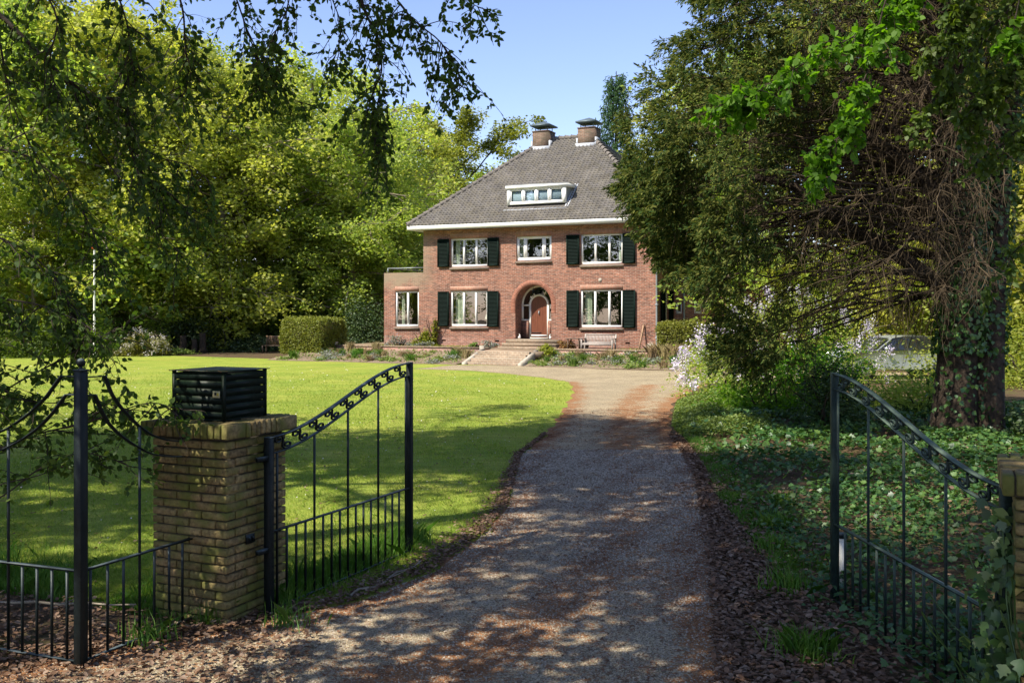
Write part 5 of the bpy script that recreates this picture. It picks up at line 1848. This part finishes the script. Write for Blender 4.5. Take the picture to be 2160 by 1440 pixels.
RD = [
    ([(2350, -200, 10.5), (2200, -60, 10.4), (2120, 30, 10.4), (2050, 100, 10.4), (1995, 170, 10.4), (1960, 230, 10.4)], 44, .42, .014),
    ([(2360, 0, 10.5), (2220, 90, 10.5), (2140, 150, 10.5), (2080, 200, 10.5), (2040, 260, 10.5)], 40, .42, .012),
    ([(2360, 160, 10.6), (2220, 240, 10.6), (2140, 280, 10.6), (2090, 330, 10.6)], 22, .38, .010),
    ([(2100, -200, 10.2), (2050, -60, 10.2), (2010, 40, 10.2), (1970, 100, 10.2)], 30, .40, .012),
    ([(2300, 400, 10.5), (2220, 470, 10.6), (2150, 520, 10.6), (2090, 590, 10.6)], 10, .36, .008),
]
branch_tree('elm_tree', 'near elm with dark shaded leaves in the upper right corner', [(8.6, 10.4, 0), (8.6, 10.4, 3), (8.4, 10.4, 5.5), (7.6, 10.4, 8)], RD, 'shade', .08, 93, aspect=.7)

# daisies
b = B()
n = 700
Yv = rng2.uniform(10, 42, n)
P = np.stack([xL(Yv) - .3 - rng2.random(n) * (.5 * Yv + xL(Yv)), Yv, np.full(n, .05)], -1)
leaf_quads(b, P, .03 * np.clip(Yv / 18, .7, 1.6), rng2, .95, droop=0, aspect=1.0)
tag(b.build('daisies', M['whitebloom']), 'tiny white daisies and petals dotted over the lawn', 'daisies', kind='stuff')

# ------------------------------------------------------------------ ivy carpet, leaves, needles, grass
rng = np.random.default_rng(5)
b = B()
n = 95000
Yv = 5.4 * (24 / 5.4) ** rng.random(n)
Xv = xR(Yv) + .25 + rng.random(n) ** .8 * (.62 * Yv + 1.5 - xR(Yv) + 1.5)
edge = Xv - xR(Yv)
patch = np.sin(Xv * 1.9 + 1) * np.sin(Yv * 1.3) + .5 * np.sin(Xv * 4.1 - Yv * 2.7)
# close to the gate the ivy starts further from the gravel
start = np.interp(Yv, [5, 7, 9, 12, 16, 20, 26], [1.15, 1.0, .6, .36, .25, .2, .15])
dens = np.clip((edge - start * .75) / (start * .7), .03, 1) * np.clip(.84 + .5 * patch, .10, 1)
k = rng.random(n) < dens
Xv, Yv, edge = Xv[k], Yv[k], edge[k]
mound = np.clip((edge - .3) / 1.2, 0, 1) * (.13 + .05 * np.sin(Xv * 2.2) * np.sin(Yv * 1.7))
P = np.stack([Xv, Yv, .03 + mound + rng.random(len(Xv)) ** 2 * .08], -1)
ivy_leaves(b, P, (.025 + .07 * rng.random(len(P)) ** 1.5) * np.clip(Yv / 12, .85, 1.5), rng, .62)
tag(b.build('ivy_carpet', M['ivy']), 'dark green ivy carpet under the cypress and around the right gate', 'ivy', kind='stuff')
# ivy on the right pillar and gate hinge
b = B()
n = 1700
th = rng.random(n)
z = rng.random(n) ** 1.2 * 1.5
P = np.stack([2.78 + rng.normal(0, .09, n) + .1 * th, 5.62 - th * .75 + rng.normal(0, .08, n), z], -1)
P[:, 0] -= .10 * np.clip(1.0 - z, 0, 1)
m_ = z < (1.15 + .25 * np.sin(th * 9))
P = P[m_]
ivy_leaves(b, P, rng.uniform(.05, .1, len(P)), rng, out=np.tile(np.array([[-.9, -.4, .2]]), (len(P), 1)))
for q in range(14):
    p, _ = curve((2.78 + rng.normal(0, .08), 5.62 - rng.random() * .5, 0), (rng.normal(-.05, .2), rng.normal(0, .2), 1), rng.uniform(.6, 1.3), 0, 7, rng, .2)
    b.tube(p, .005, 4)
tag(b.build('pillar_ivy', M['ivy']), 'ivy climbing over the hinge post and right gate pillar', 'ivy')


def fallen(b, P, L, rng):
    n = len(P)
    nn = rng.normal(0, .24, (n, 3)); nn[:, 2] += 1
    nn = unit(nn)
    th = rng.uniform(0, 6.28, n)
    d = np.stack([np.cos(th), np.sin(th), np.zeros(n)], -1)
    d = unit(d - nn * (d * nn).sum(1, keepdims=True))
    s_ = np.cross(nn, d)
    L = np.broadcast_to(L, (n,))[:, None]
    cu = rng.uniform(.0, .22, (n, 1))
    V = np.stack([P, P + d * L * .3 + s_ * L * .3 + nn * L * cu, P + d * L * .7 + s_ * L * .26 + nn * L * cu, P + d * L + nn * L * cu * .6, P + d * L * .7 - s_ * L * .26 + nn * L * cu, P + d * L * .3 - s_ * L * .3 + nn * L * cu], 1).reshape(-1, 3)
    base = np.arange(n)[:, None] * 6
    b.add(V, np.concatenate([base + np.array([[0, 3, 2, 1]]), base + np.array([[0, 5, 4, 3]])]))


b = B()
# right verge
n = 17000
Yv = 5.2 * (19 / 5.2) ** rng.random(n)
wv = np.interp(Yv, [5, 8, 12, 19], [1.4, .95, .45, .22])
Xv = xR(Yv) - .12 + np.abs(rng.normal(0, .75, n)) * wv
P1 = np.stack([Xv, Yv, .015 + rng.random(n) * .035], -1)
# left verge along the gate and the fence foot
n = 7500
t = rng.random(n) ** 1.6
Yv = 6.2 + t * 13
Xv = xL(Yv) - .02 - np.abs(rng.normal(0, .38, n)) * np.interp(Yv, [6, 8, 10, 15, 19], [1.3, .7, .45, .16, .06])
P2 = np.stack([Xv, Yv, .015 + rng.random(n) * .03], -1)
n = 7000
P3 = np.stack([rng.uniform(-5.2, -1.4, n), rng.uniform(5.9, 8.4, n), .015 + rng.random(n) * .03], -1)
P3 = P3[P3[:, 1] < 7.3 + .44 * (-2.2 - P3[:, 0]) + rng.normal(.1, .35, len(P3))]
n = 2600
Yv = 5.5 * (24 / 5.5) ** rng.random(n)
P4 = np.stack([xL(Yv) + rng.random(n) * (xR(Yv) - xL(Yv)), Yv, np.full(n, .016)], -1)
n = 700
Yv = rng.uniform(8.5, 22, n)
P6 = np.stack([rng.uniform(2.2, 9, 3200), rng.uniform(5.6, 18, 3200), rng.uniform(.05, .2, 3200)], -1)
P6 = P6[P6[:, 0] > xR(P6[:, 1]) + .3]
P5 = np.stack([xL(Yv) - rng.uniform(0, 9, n), Yv, .03 + rng.random(n) * .02], -1)
for P_, l0, l1 in ((P1, .022, .068), (P2, .02, .058), (P3, .022, .062), (P4, .015, .045), (P5, .03, .06), (P6, .03, .075)):
    fallen(b, P_, rng.uniform(l0, l1, len(P_)), rng)
tag(b.build('fallen_leaves', M['litter']), 'dry brown fallen leaves along both verges of the drive', 'fallen leaves', kind='stuff')

b = B()
n = 60000
Yv = 5.5 * (24 / 5.5) ** rng.random(n)
u = rng.random(n)
sel = rng.random(n)
u = np.where(sel < .25, np.abs(rng.normal(0, .12, n)), np.where(sel < .5, 1 - np.abs(rng.normal(0, .12, n)), np.where(sel < .8, rng.normal(.58, .16, n), u)))
Xv = xL(Yv) + np.clip(u, -.02, 1.02) * (xR(Yv) - xL(Yv))
cl = np.sin(Xv * 5.3 + Yv * 1.1) * np.sin(Yv * 3.7 - Xv * 2) + .6 * np.sin(Xv * 11 - Yv * 6)
k = rng.random(n) < np.clip(.45 + .6 * cl, .04, 1)
P = np.stack([Xv[k], Yv[k], .014 + rng.random(k.sum()) * .012], -1)
scatter_slivers(b, P, rng.uniform(.025, .07, len(P)) * np.clip(Yv[k] / 9, .8, 2), .006, rng, .12)
tag(b.build('needle_litter', M['needles']), 'orange brown cypress needles drifted on the gravel', 'needles', kind='stuff')

# loose gravel stones
b = B()
n = 60000
Yv = 5.5 * (17 / 5.5) ** rng.random(n)
Xv = xL(Yv) + rng.random(n) * (xR(Yv) - xL(Yv))
s_ = rng.uniform(.005, .012, (n, 1)) * np.clip(Yv / 9, .8, 1.8)[:, None]
c0 = np.stack([Xv, Yv, .010 + 0 * Xv], -1)
th = rng.uniform(0, 6.28, n)
ca, sa = np.cos(th)[:, None], np.sin(th)[:, None]
ax = np.concatenate([ca, sa, 0 * ca], 1); ay = np.concatenate([-sa, ca, 0 * ca], 1)
V = np.stack([c0 + ax * s_ * 1.3, c0 + ay * s_, c0 - ax * s_ * 1.2, c0 - ay * s_ * .9, c0 + np.array([0, 0, 1.]) * s_ * rng.uniform(.6, 1.1, (n, 1))], 1).reshape(-1, 3)
base = np.arange(n)[:, None] * 5
b.add(V, np.concatenate([base + np.array([[0, 1, 4]]), base + np.array([[1, 2, 4]]), base + np.array([[2, 3, 4]]), base + np.array([[3, 0, 4]])]))
M['pebble'] = islandmat('gravel_stone', [(.15, .115, .08), (.28, .23, .165), (.42, .36, .28), (.22, .175, .125)], noise=50, nv=.2)
tag(b.build('gravel', M['pebble']), 'loose pale gravel stones on the drive', 'gravel', kind='stuff')


# grass
def blades(b, P, hgt, w, rng, lean=.35):
    n = len(P)
    th = rng.uniform(0, 6.28, n)
    s_ = np.stack([np.cos(th), np.sin(th), np.zeros(n)], -1)
    a = rng.uniform(0, 6.28, n)
    ln = np.abs(rng.normal(0, lean, n))
    tip = np.stack([np.cos(a) * ln, np.sin(a) * ln, np.ones(n)], -1)
    hgt = np.broadcast_to(hgt, (n,))[:, None]
    w = np.broadcast_to(w, (n,))[:, None]
    mid = P + tip * np.array([.35, .35, .6]) * hgt
    V = np.stack([P - s_ * w / 2, P + s_ * w / 2, mid + s_ * w * .35, P + tip * hgt * np.array([1, 1, .92]), mid - s_ * w * .35], 1).reshape(-1, 3)
    b.add(V, np.arange(5 * n).reshape(n, 5))


b = B()
n = 260000
Yv = 8.2 * (50 / 8.2) ** (rng.random(n) ** 1.25)
lo = np.maximum(-.56 * Yv, -3.0 - (Yv - 7.9) * 2.0)
hi = xL(Yv) - .02 + .05 * np.sin(Yv * 5)
Xv = lo + rng.random(n) * (hi - lo)
k = (Xv < hi - np.abs(rng.normal(0, .12, n))) & (Yv < 38) & (rng.random(n) < np.clip((42 - Yv) / 16, 0, 1) * np.clip(.78 + .4 * np.sin(Xv * 1.7 + Yv * .6) * np.sin(Yv * 1.1 - Xv * .5) + .25 * np.sin(Xv * 5 + 2 * Yv), .25, 1))
P = np.stack([Xv, Yv, np.full(n, .004)], -1)[k]
Yk = Yv[k]
blades(b, P, rng.uniform(.022, .048, len(P)), .0035 * np.clip(Yk / 8, 1, 4.5), rng, .9)
tag(b.build('grass', M['grass']), 'short green lawn grass beside the drive', 'grass', kind='stuff')
b = B()
n = 11000
t = rng.random(n)
gA, gB = np.array([-1.95, 7.95]), np.array([-.95, 10.3])
off = rng.normal(.0, .11, n) - .10
P = np.stack([gA[0] + (gB[0] - gA[0]) * t + off, gA[1] + (gB[1] - gA[1]) * t - off * .3, np.full(n, .0)], -1)
tuft = .5 + .5 * np.sin(t * 37) * np.sin(t * 11 + 1)
blades(b, P, rng.uniform(.06, .24, n) * (.45 + .75 * tuft), .006, rng, .5)
n = 11000
Xv = rng.uniform(-5.5, -2.2, n)
Yv = 7.75 + .44 * (-2.2 - Xv) + np.abs(rng.normal(0, .45, n)) - .25
P = np.stack([Xv, Yv, 0 * Xv], -1)
blades(b, P, rng.uniform(.06, .26, n) * (.5 + .5 * np.sin(Xv * 5) * np.sin(Xv * 2.2)), .006, rng, .5)
n = 9000
Yv = rng.uniform(9, 19, n)
P = np.stack([xR(Yv) + np.abs(rng.normal(0, .26, n)) + np.interp(Yv, [9, 13], [.5, .1]), Yv, 0 * Yv], -1)
blades(b, P, rng.uniform(.03, .16, n) * (.5 + .6 * np.abs(np.sin(Yv * 2.9) * np.sin(Yv * 1.1 + 1))), .008, rng, .6)
# a few rough clumps in the right verge
for (cx_, cy_, nn_) in ((2.35, 8.5, 260), (2.05, 6.9, 320), (2.9, 10.9, 220), (2.6, 9.9, 160), (-2.62, 7.2, 120), (3.3, 12.2, 200), (-1.7, 7.55, 60)):
    P = np.stack([rng.normal(cx_, .10, nn_), rng.normal(cy_, .10, nn_), 0 * np.ones(nn_)], -1)
    blades(b, P, rng.uniform(.08, .24, nn_), .010, rng, .7)
tag(b.build('long_grass', M['tallgrass']), 'longer grass tufts along the gate, fence and verges', 'grass', kind='stuff')

# sunlit low groundcover at the right drive edge
b = B()
n = 16000
Yv = rng.uniform(18.5, 27, n)
Xv = xR(Yv) + .1 + rng.random(n) ** 1.3 * 2.0
P = np.stack([Xv, Yv, .03 + np.clip((Xv - xR(Yv)) / .7, 0, 1) * (.05 + .24 * rng.random(n) * (.55 + .45 * np.sin(Xv * 3.1) * np.sin(Yv * 2.3)))], -1)
leaf_quads(b, P, rng.uniform(.035, .075, n), rng, .5, hexa=False, aspect=.75)
tag(b.build('ground_cover', M['tuft']), 'low yellow green groundcover at the sunny drive edge', 'groundcover', kind='stuff')

# border plants
def tuft_mesh(seed, kind):
    rng = np.random.default_rng(seed)
    b = B()
    if kind == 'leafy':
        P = rng.normal(0, 1, (240, 3)) * np.array([.16, .16, .07]); P[:, 2] = np.abs(P[:, 2]) + .02
        leaf_quads(b, P, rng.uniform(.05, .11, 240), rng, .4)
    else:
        P = np.stack([rng.normal(0, .07, 260), rng.normal(0, .07, 260), np.zeros(260)], -1)
        blades(b, P, rng.uniform(.12, .42, 260), .016, rng, .45)
    return b


tm = {}
for nm, kind, mat, sd in (('leafy_plant', 'leafy', 'tuft', 1), ('grassy_plant', 'grass', 'tallgrass', 2), ('dry_grass_plant', 'grass', 'dry', 3), ('grey_plant', 'leafy', 'greyplant', 4)):
    me = tuft_mesh(sd, kind).mesh(nm); me.materials.append(M[mat]); tm[nm] = me
labs = dict(leafy_plant='small leafy green plant in the border below the terrace', grassy_plant='tuft of fresh green grass like leaves in the border', dry_grass_plant='tuft of straw coloured dry stalks in the border', grey_plant='small grey green plant in the border below the terrace')
br = random.Random(12)
for k in range(120):
    nm = br.choices(list(tm), [5, 3, 4, 3])[0]
    x = br.uniform(-17.2, -7.7) if br.random() < .5 else br.uniform(-4.2, 3.2)
    t = br.random()
    yb = -1.95 - t * 3.1
    zb = .42 * (1 - (yb + 1.78) / -3.57) ** 1.15
    o = bpy.data.objects.new(nm, tm[nm]); C.objects.link(o)
    o.location = hw(x, yb, zb); o.rotation_euler = (0, 0, br.uniform(0, 6.28)); s_ = br.uniform(.6, 1.3)
    o.scale = (s_, s_, s_ * br.uniform(.7, 1.1))
    tag(o, labs[nm], 'plant', 'plants of the border: ' + nm.replace('_', ' ') + 's')
for k, (x, yb) in enumerate(((.7, -2.9), (1.2, -2.7), (2.2, -2.6), (1.7, -3.0), (.4, -1.2))):
    o = bpy.data.objects.new('dry_grass_plant', tm['dry_grass_plant']); C.objects.link(o)
    o.location = hw(x, yb, .3); o.scale = (1.6, 1.6, 2.0)
    tag(o, 'tall tuft of dry straw grass in front of the right hedge', 'plant', 'dry grass by the right hedge')
# sparse weeds
b = B()
n = 9000
x = np.where(rng.random(n) < .5, rng.uniform(-17.4, -7.6, n), rng.uniform(-4.2, 4.2, n))
t = rng.random(n)
yb = -1.9 - t * 3.3
cl = np.sin(x * 3.1 + yb * 2) * np.sin(x * 1.3 - yb * 3.3)
k = rng.random(n) < np.clip(.4 + .6 * cl, .05, 1)
x, yb = x[k], yb[k]
zb = .42 * np.clip(1 - (yb + 1.78) / -3.57, 0, 1) ** 1.15 + .03
P = np.stack([FX + cA * x + sA * yb, FY - sA * x + cA * yb, zb + rng.random(len(x)) * .12], -1)
leaf_quads(b, P, rng.uniform(.05, .13, len(P)), rng, .3)
tag(b.build('weeds', M['tuft']), 'sparse weeds growing over the bare border soil', 'weeds', kind='stuff')
b = B()
n = 2600
x = rng.uniform(-14.4, .3, n); yb = rng.uniform(-1.6, -.05, n)
k = ((x > -2.0) & (rng.random(n) < .9)) | (x < -9)
x, yb = x[k], yb[k]
P = np.stack([FX + cA * x + sA * yb, FY - sA * x + cA * yb, np.full(len(x), .56)], -1)
blades(b, P, rng.uniform(.05, .16, len(P)), .02, rng, .5)
tag(b.build('terrace_grass', M['grass']), 'thin grass growing on the terrace at the foot of the house wall', 'grass', kind='stuff')

# ------------------------------------------------------------------ furniture and small things
bn = empty('garden_bench', hw(-2.33, -1.1, .56), RZ, label='weathered pale wooden bench with curved slatted back against the house', cat='bench')
b = B()
for q in range(5): b.box(-.72, .72, -.26 + q * .085, -.19 + q * .085, .33, .35)
b.build('seat', M['teak'], bn)
b = B()
for q in range(21):
    x = -.68 + q * .068
    b.bar((x, .19, .36), (x, .30, .70), .04, .012)
b.bar((-.75, .30, .72), (.75, .30, .72), .05, .05); b.bar((-.72, .18, .36), (.72, .18, .36), .04, .05)
b.build('backrest', M['teak'], bn)
for x in (-.73, .73):
    B().box(x - .03, x + .03, -.30, -.24, 0, .52).build('leg', M['teak'], bn)
    B().bar((x, .17, 0), (x, .17, .36), .06).bar((x, .17, .36), (x, .31, .74), .06, .05).build('leg', M['teak'], bn)
    B().box(x - .04, x + .04, -.32, .22, .523, .55).build('armrest', M['teak'], bn)
B().box(-.70, .70, -.285, -.255, .24, .325).box(-.70, .70, -.05, -.02, .08, .12).build('stretcher', M['teak'], bn)
tb = empty('side_table', hw(-3.55, -.9, .56), RZ, label='small dark wooden table left of the bench', cat='table')
b = B()
for q in range(6): b.box(-.38, .38, -.26 + q * .088, -.185 + q * .088, .5, .525)
b.build('tabletop', M['oldwood'], tb)
for x in (-.28, .28):
    for yy in (-.2, .2): B().bar((x, yy, 0), (x * .95, yy, .5), .05).build('leg', M['oldwood'], tb)
B().box(-.27, .27, -.2, .2, .22, .24).build('shelf', M['oldwood'], tb)
lg = empty('log_basket', hw(-3.25, -.55, .56), RZ, label='dark woven basket standing between the table and the bench', cat='basket')
B().tube([(0, 0, 0), (0, 0, .2), (0, 0, .42)], [.2, .24, .23], 14).build('basket', M['oldwood'], lg)


def rabbit(loc, rz, label):
    r = empty('rabbit_figure', loc, rz, label=label, cat='garden figure', group='white rabbit figures at the door')
    b = B().sphere((0, 0, .07), .07, 12, 8, (1, .8, 1)).sphere((.02, 0, .16), .04, 10, 8).tube([(.01, .012, .18), (-.005, .016, .22), (-.012, .016, .25)], [.010, .014, .004], 6).tube([(.01, -.012, .18), (-.005, -.016, .22), (-.012, -.016, .25)], [.010, .014, .004], 6).sphere((-.07, 0, .05), .022, 8, 6)
    b.build('body', M['whitestone'], r, True)


rabbit(hw(-6.8, .15, 1.0), RZ, 'white rabbit figure at the left foot of the door arch')
rabbit(hw(-5.22, .2, 1.0), RZ + 3.1, 'white rabbit figure at the right foot of the door arch')
st = empty('garden_stake', hw(-.6, -.5, .56), RZ, label='slanting pale wooden stake with twiggy growth leaning on the wall', cat='stake')
b = B().bar((-.04, 0, 0), (.06, .42, 1.15), .06)
b.build('stake', M['rodwood'], st)
b = B()
for q in range(16):
    p, _ = curve((.0 + q * .01, .3, .5 + q * .04), unit(np.array([rng.normal(.4, .4), -.2, rng.normal(.4, .4)])), .35, .2, 4, rng, .2)
    b.tube(p, .006, 3)
b.build('twigs', M['twig'], st)
fp = empty('flagpole', ((199 - CX) / FPX * 45.5, 45.5, 0), 0, label='white flagpole with orange red knob at the back of the lawn', cat='flagpole')
B().tube([(0, 0, 0), (0, 0, 2.5), (0, 0, 5.15)], [.055, .045, .038], 10).build('pole', M['white'], fp, True)
B().tube([(0, 0, 5.15), (0, 0, 5.2), (0, 0, 5.24), (0, 0, 5.27)], [.05, .13, .13, .03], 14, True).build('knob', M['red'], fp, True)
po = empty('flower_pot', hw(-16.1, -1.75, .645), RZ, label='small pale oval pot on the left end of the low wall', cat='flower pot')
b = B()
b.tube([(0, 0, 0), (0, 0, .12), (0, 0, .14), (0, 0, .14), (0, 0, .08)], [.11, .16, .17, .15, .13], 14)
b.build('pot', M['terracotta'], po, True)
mk = empty('marker_post', (2.83, 8.55, 0), .2, label='small whitish marker post with dark cap in the ivy behind the right gate', cat='post')
B().box(-.028, .028, -.028, .028, 0, .44).build('post', M['creamw'], mk)
B().box(-.034, .034, -.034, .034, .443, .485).build('post_cap', M['iron'], mk)
for k, (px, hh, rr) in enumerate(((386, .95, .20), (410, .75, .17), (428, 1.1, .2))):
    x, yy, _ = gx(px, 55.5)
    s_ = empty('tree_stump', (x, yy, 0), k, label=('short', 'lowest', 'tallest')[k] + ' of three brown stumps at the back of the lawn', cat='stump', group='stumps at the back of the lawn')
    B().tube([(0, 0, 0), (0, 0, .2), (.03, 0, hh * .6), (0, .03, hh)], [rr * 1.3, rr, rr * .9, rr * .85], 10, True).build('stump', M['bark_red'], s_)
b2 = empty('wooden_bench', gx(580, 55.0), -.3, label='dark wooden bench half hidden left of the clipped hedge', cat='bench')
b = B()
for q in range(4): b.box(-.7, .7, -.2 + q * .11, -.11 + q * .11, .4, .43)
b.build('seat', M['oldwood'], b2)
b = B()
for q in range(15): b.bar((-.66 + q * .094, .22, .44), (-.66 + q * .094, .28, .9), .04, .015)
b.bar((-.72, .285, .92), (.72, .285, .92), .05)
b.build('backrest', M['rodwood'], b2)
for x in (-.66, .66):
    for yy in (-.18, .2): B().box(x - .03, x + .03, yy - .03, yy + .03, 0, .4).build('leg', M['oldwood'], b2)
# sticks on the ground
for k, (p, q, lab) in enumerate((((-4.2, 8.0, .05), (-2.95, 7.75, .09), 'thin fallen branch lying behind the left fence bay'), ((-1.35, 8.2, .03), (-.85, 9.3, .05), 'bent fallen twig on the leaves beside the left gate'))):
    s_ = B()
    pts_ = np.linspace(p, q, 7) + rng.normal(0, .025, (7, 3)) * np.array([1, 1, .3])
    s_.tube(pts_, np.linspace(.014, .006, 7), 6)
    s_.tube([pts_[3], pts_[3] + np.array([.12, .15, .02])], [.006, .003], 4)
    tag(s_.build('fallen_branch', M['bark'], None, True), lab, 'branch')

# parked estate car behind the cypress
car = empty('parked_car', ((1880 - CX) / FPX * 35.0, 35.0, 0), R(8), label='silver parked car glimpsed behind the cypress twigs', cat='car')
prof = [(-2.15, .35), (-2.2, .62), (-2.1, .86), (-1.9, .95), (-.95, 1.0), (-.35, 1.42), (.2, 1.50), (1.2, 1.48), (1.85, 1.30), (2.1, .98), (2.18, .65), (2.12, .35)]
b = B()
n = len(prof)
Vv = []
for yy, k in ((-.84, 0), (-.86, 1), (.86, 1), (.84, 0)):
    for x, z in prof:
        inn = .16 * max(0, (z - .95) / .5) if z > .95 else 0
        Vv.append((x, yy * (1 - inn), z))
Ff = [tuple(range(n))[::-1]]
for r in range(3):
    for i in range(n):
        j = (i + 1) % n
        Ff.append((r * n + i, r * n + j, (r + 1) * n + j, (r + 1) * n + i))
Ff.append(tuple(range(3 * n, 4 * n)))
b.add(Vv, Ff)
b.build('body', M['carpaint'], car, bevel=.03)
for sgn in (-1, 1):
    yy = sgn * .80
    wv_ = B()
    wv_.add([(-.82, sgn * .853, 1.0), (.1, sgn * .853, 1.0), (.1, sgn * .752, 1.43), (-.32, sgn * .762, 1.39)], [(0, 1, 2, 3)])
    wv_.add([(.18, sgn * .853, 1.0), (1.75, sgn * .853, 1.0), (1.62, sgn * .772, 1.36), (1.1, sgn * .754, 1.43), (.18, sgn * .752, 1.43)], [(0, 1, 2, 3, 4)])
    wv_.build('side_window', M['carglass'], car)
B().add([(-.97, -.72, 1.03), (-.97, .72, 1.03), (-.42, .66, 1.41), (-.42, -.66, 1.41)], [(0, 1, 2, 3)]).rot(0, (-.02, 0, .02)).build('windscreen', M['carglass'], car)
for x in (-1.35, 1.35):
    for sgn in (-1, 1):
        w_ = empty('wheel', (x, sgn * .78, .32)); w_.parent = car
        B().tube([(0, -.1, 0), (0, -.09, 0), (0, .09, 0), (0, .1, 0)], [.24, .32, .32, .24], 20, True).build('tyre', M['rubber'], w_)
        B().tube([(0, sgn * .102, 0), (0, sgn * .108, 0)], [.2, .18], 12, True).build('rim', M['rim'], w_)
for sgn in (-1, 1):
    B().sphere((-2.12, sgn * .62, .74), .12, 10, 8, (.5, 1.2, .6)).build('headlight', M['rim'], car, True)
    B().box(-.75, -.63, sgn * .95 - .08, sgn * .95 + .08, 1.0, 1.12).build('wing_mirror', M['carpaint'], car)

# ------------------------------------------------------------------ camera, light
cam = bpy.data.cameras.new('camera')
cam.lens = 35.0
cam.sensor_width = 36.0
cam.sensor_fit = 'HORIZONTAL'
cam.shift_y = -67 / 2160
cam.clip_end = 2000
co = bpy.data.objects.new('camera', cam)
C.objects.link(co)
co.location = (0, 0, H_CAM)
co.rotation_euler = (R(90), 0, 0)
bpy.context.scene.camera = co

w = bpy.data.worlds.new('World')
bpy.context.scene.world = w
w.use_nodes = True
nt = w.node_tree
bg = nt.nodes['Background']
sky = nt.nodes.new('ShaderNodeTexSky')
sky.sky_type = 'NISHITA'
sky.sun_disc = False
sky.sun_elevation = SUN_EL
sky.sun_rotation = SUN_AZ
sky.air_density = 1.0
sky.dust_density = .3
sky.ozone_density = 2.0
tint = nt.nodes.new('ShaderNodeMix')
tint.data_type = 'RGBA'
tint.blend_type = 'MULTIPLY'
tint.inputs[0].default_value = 1.0
nt.links.new(sky.outputs[0], tint.inputs[6])
tint.inputs[7].default_value = (.95, .87, 1.0, 1)
nt.links.new(tint.outputs[2], bg.inputs[0])
bg.inputs[1].default_value = .13
sl = bpy.data.lights.new('sun', 'SUN')
sl.energy = 4.8
sl.angle = R(.5)
sl.color = (1.0, .93, .80)
so = bpy.data.objects.new('sun', sl)
C.objects.link(so)
S_ = Vector((math.sin(SUN_AZ) * math.cos(SUN_EL), math.cos(SUN_AZ) * math.cos(SUN_EL), math.sin(SUN_EL)))
so.rotation_euler = (-S_).to_track_quat('-Z', 'Y').to_euler()
so.location = (-20, -20, 40)

sc = bpy.context.scene
sc.view_settings.view_transform = 'Standard'
sc.view_settings.look = 'None'
sc.view_settings.exposure = .92
sc.view_settings.gamma = 1.0
sc.cycles.max_bounces = 10
sc.cycles.diffuse_bounces = 7
sc.cycles.glossy_bounces = 3
sc.cycles.transmission_bounces = 7
sc.cycles.transparent_max_bounces = 6
sc.cycles.use_adaptive_sampling = True
sc.cycles.use_denoising = True
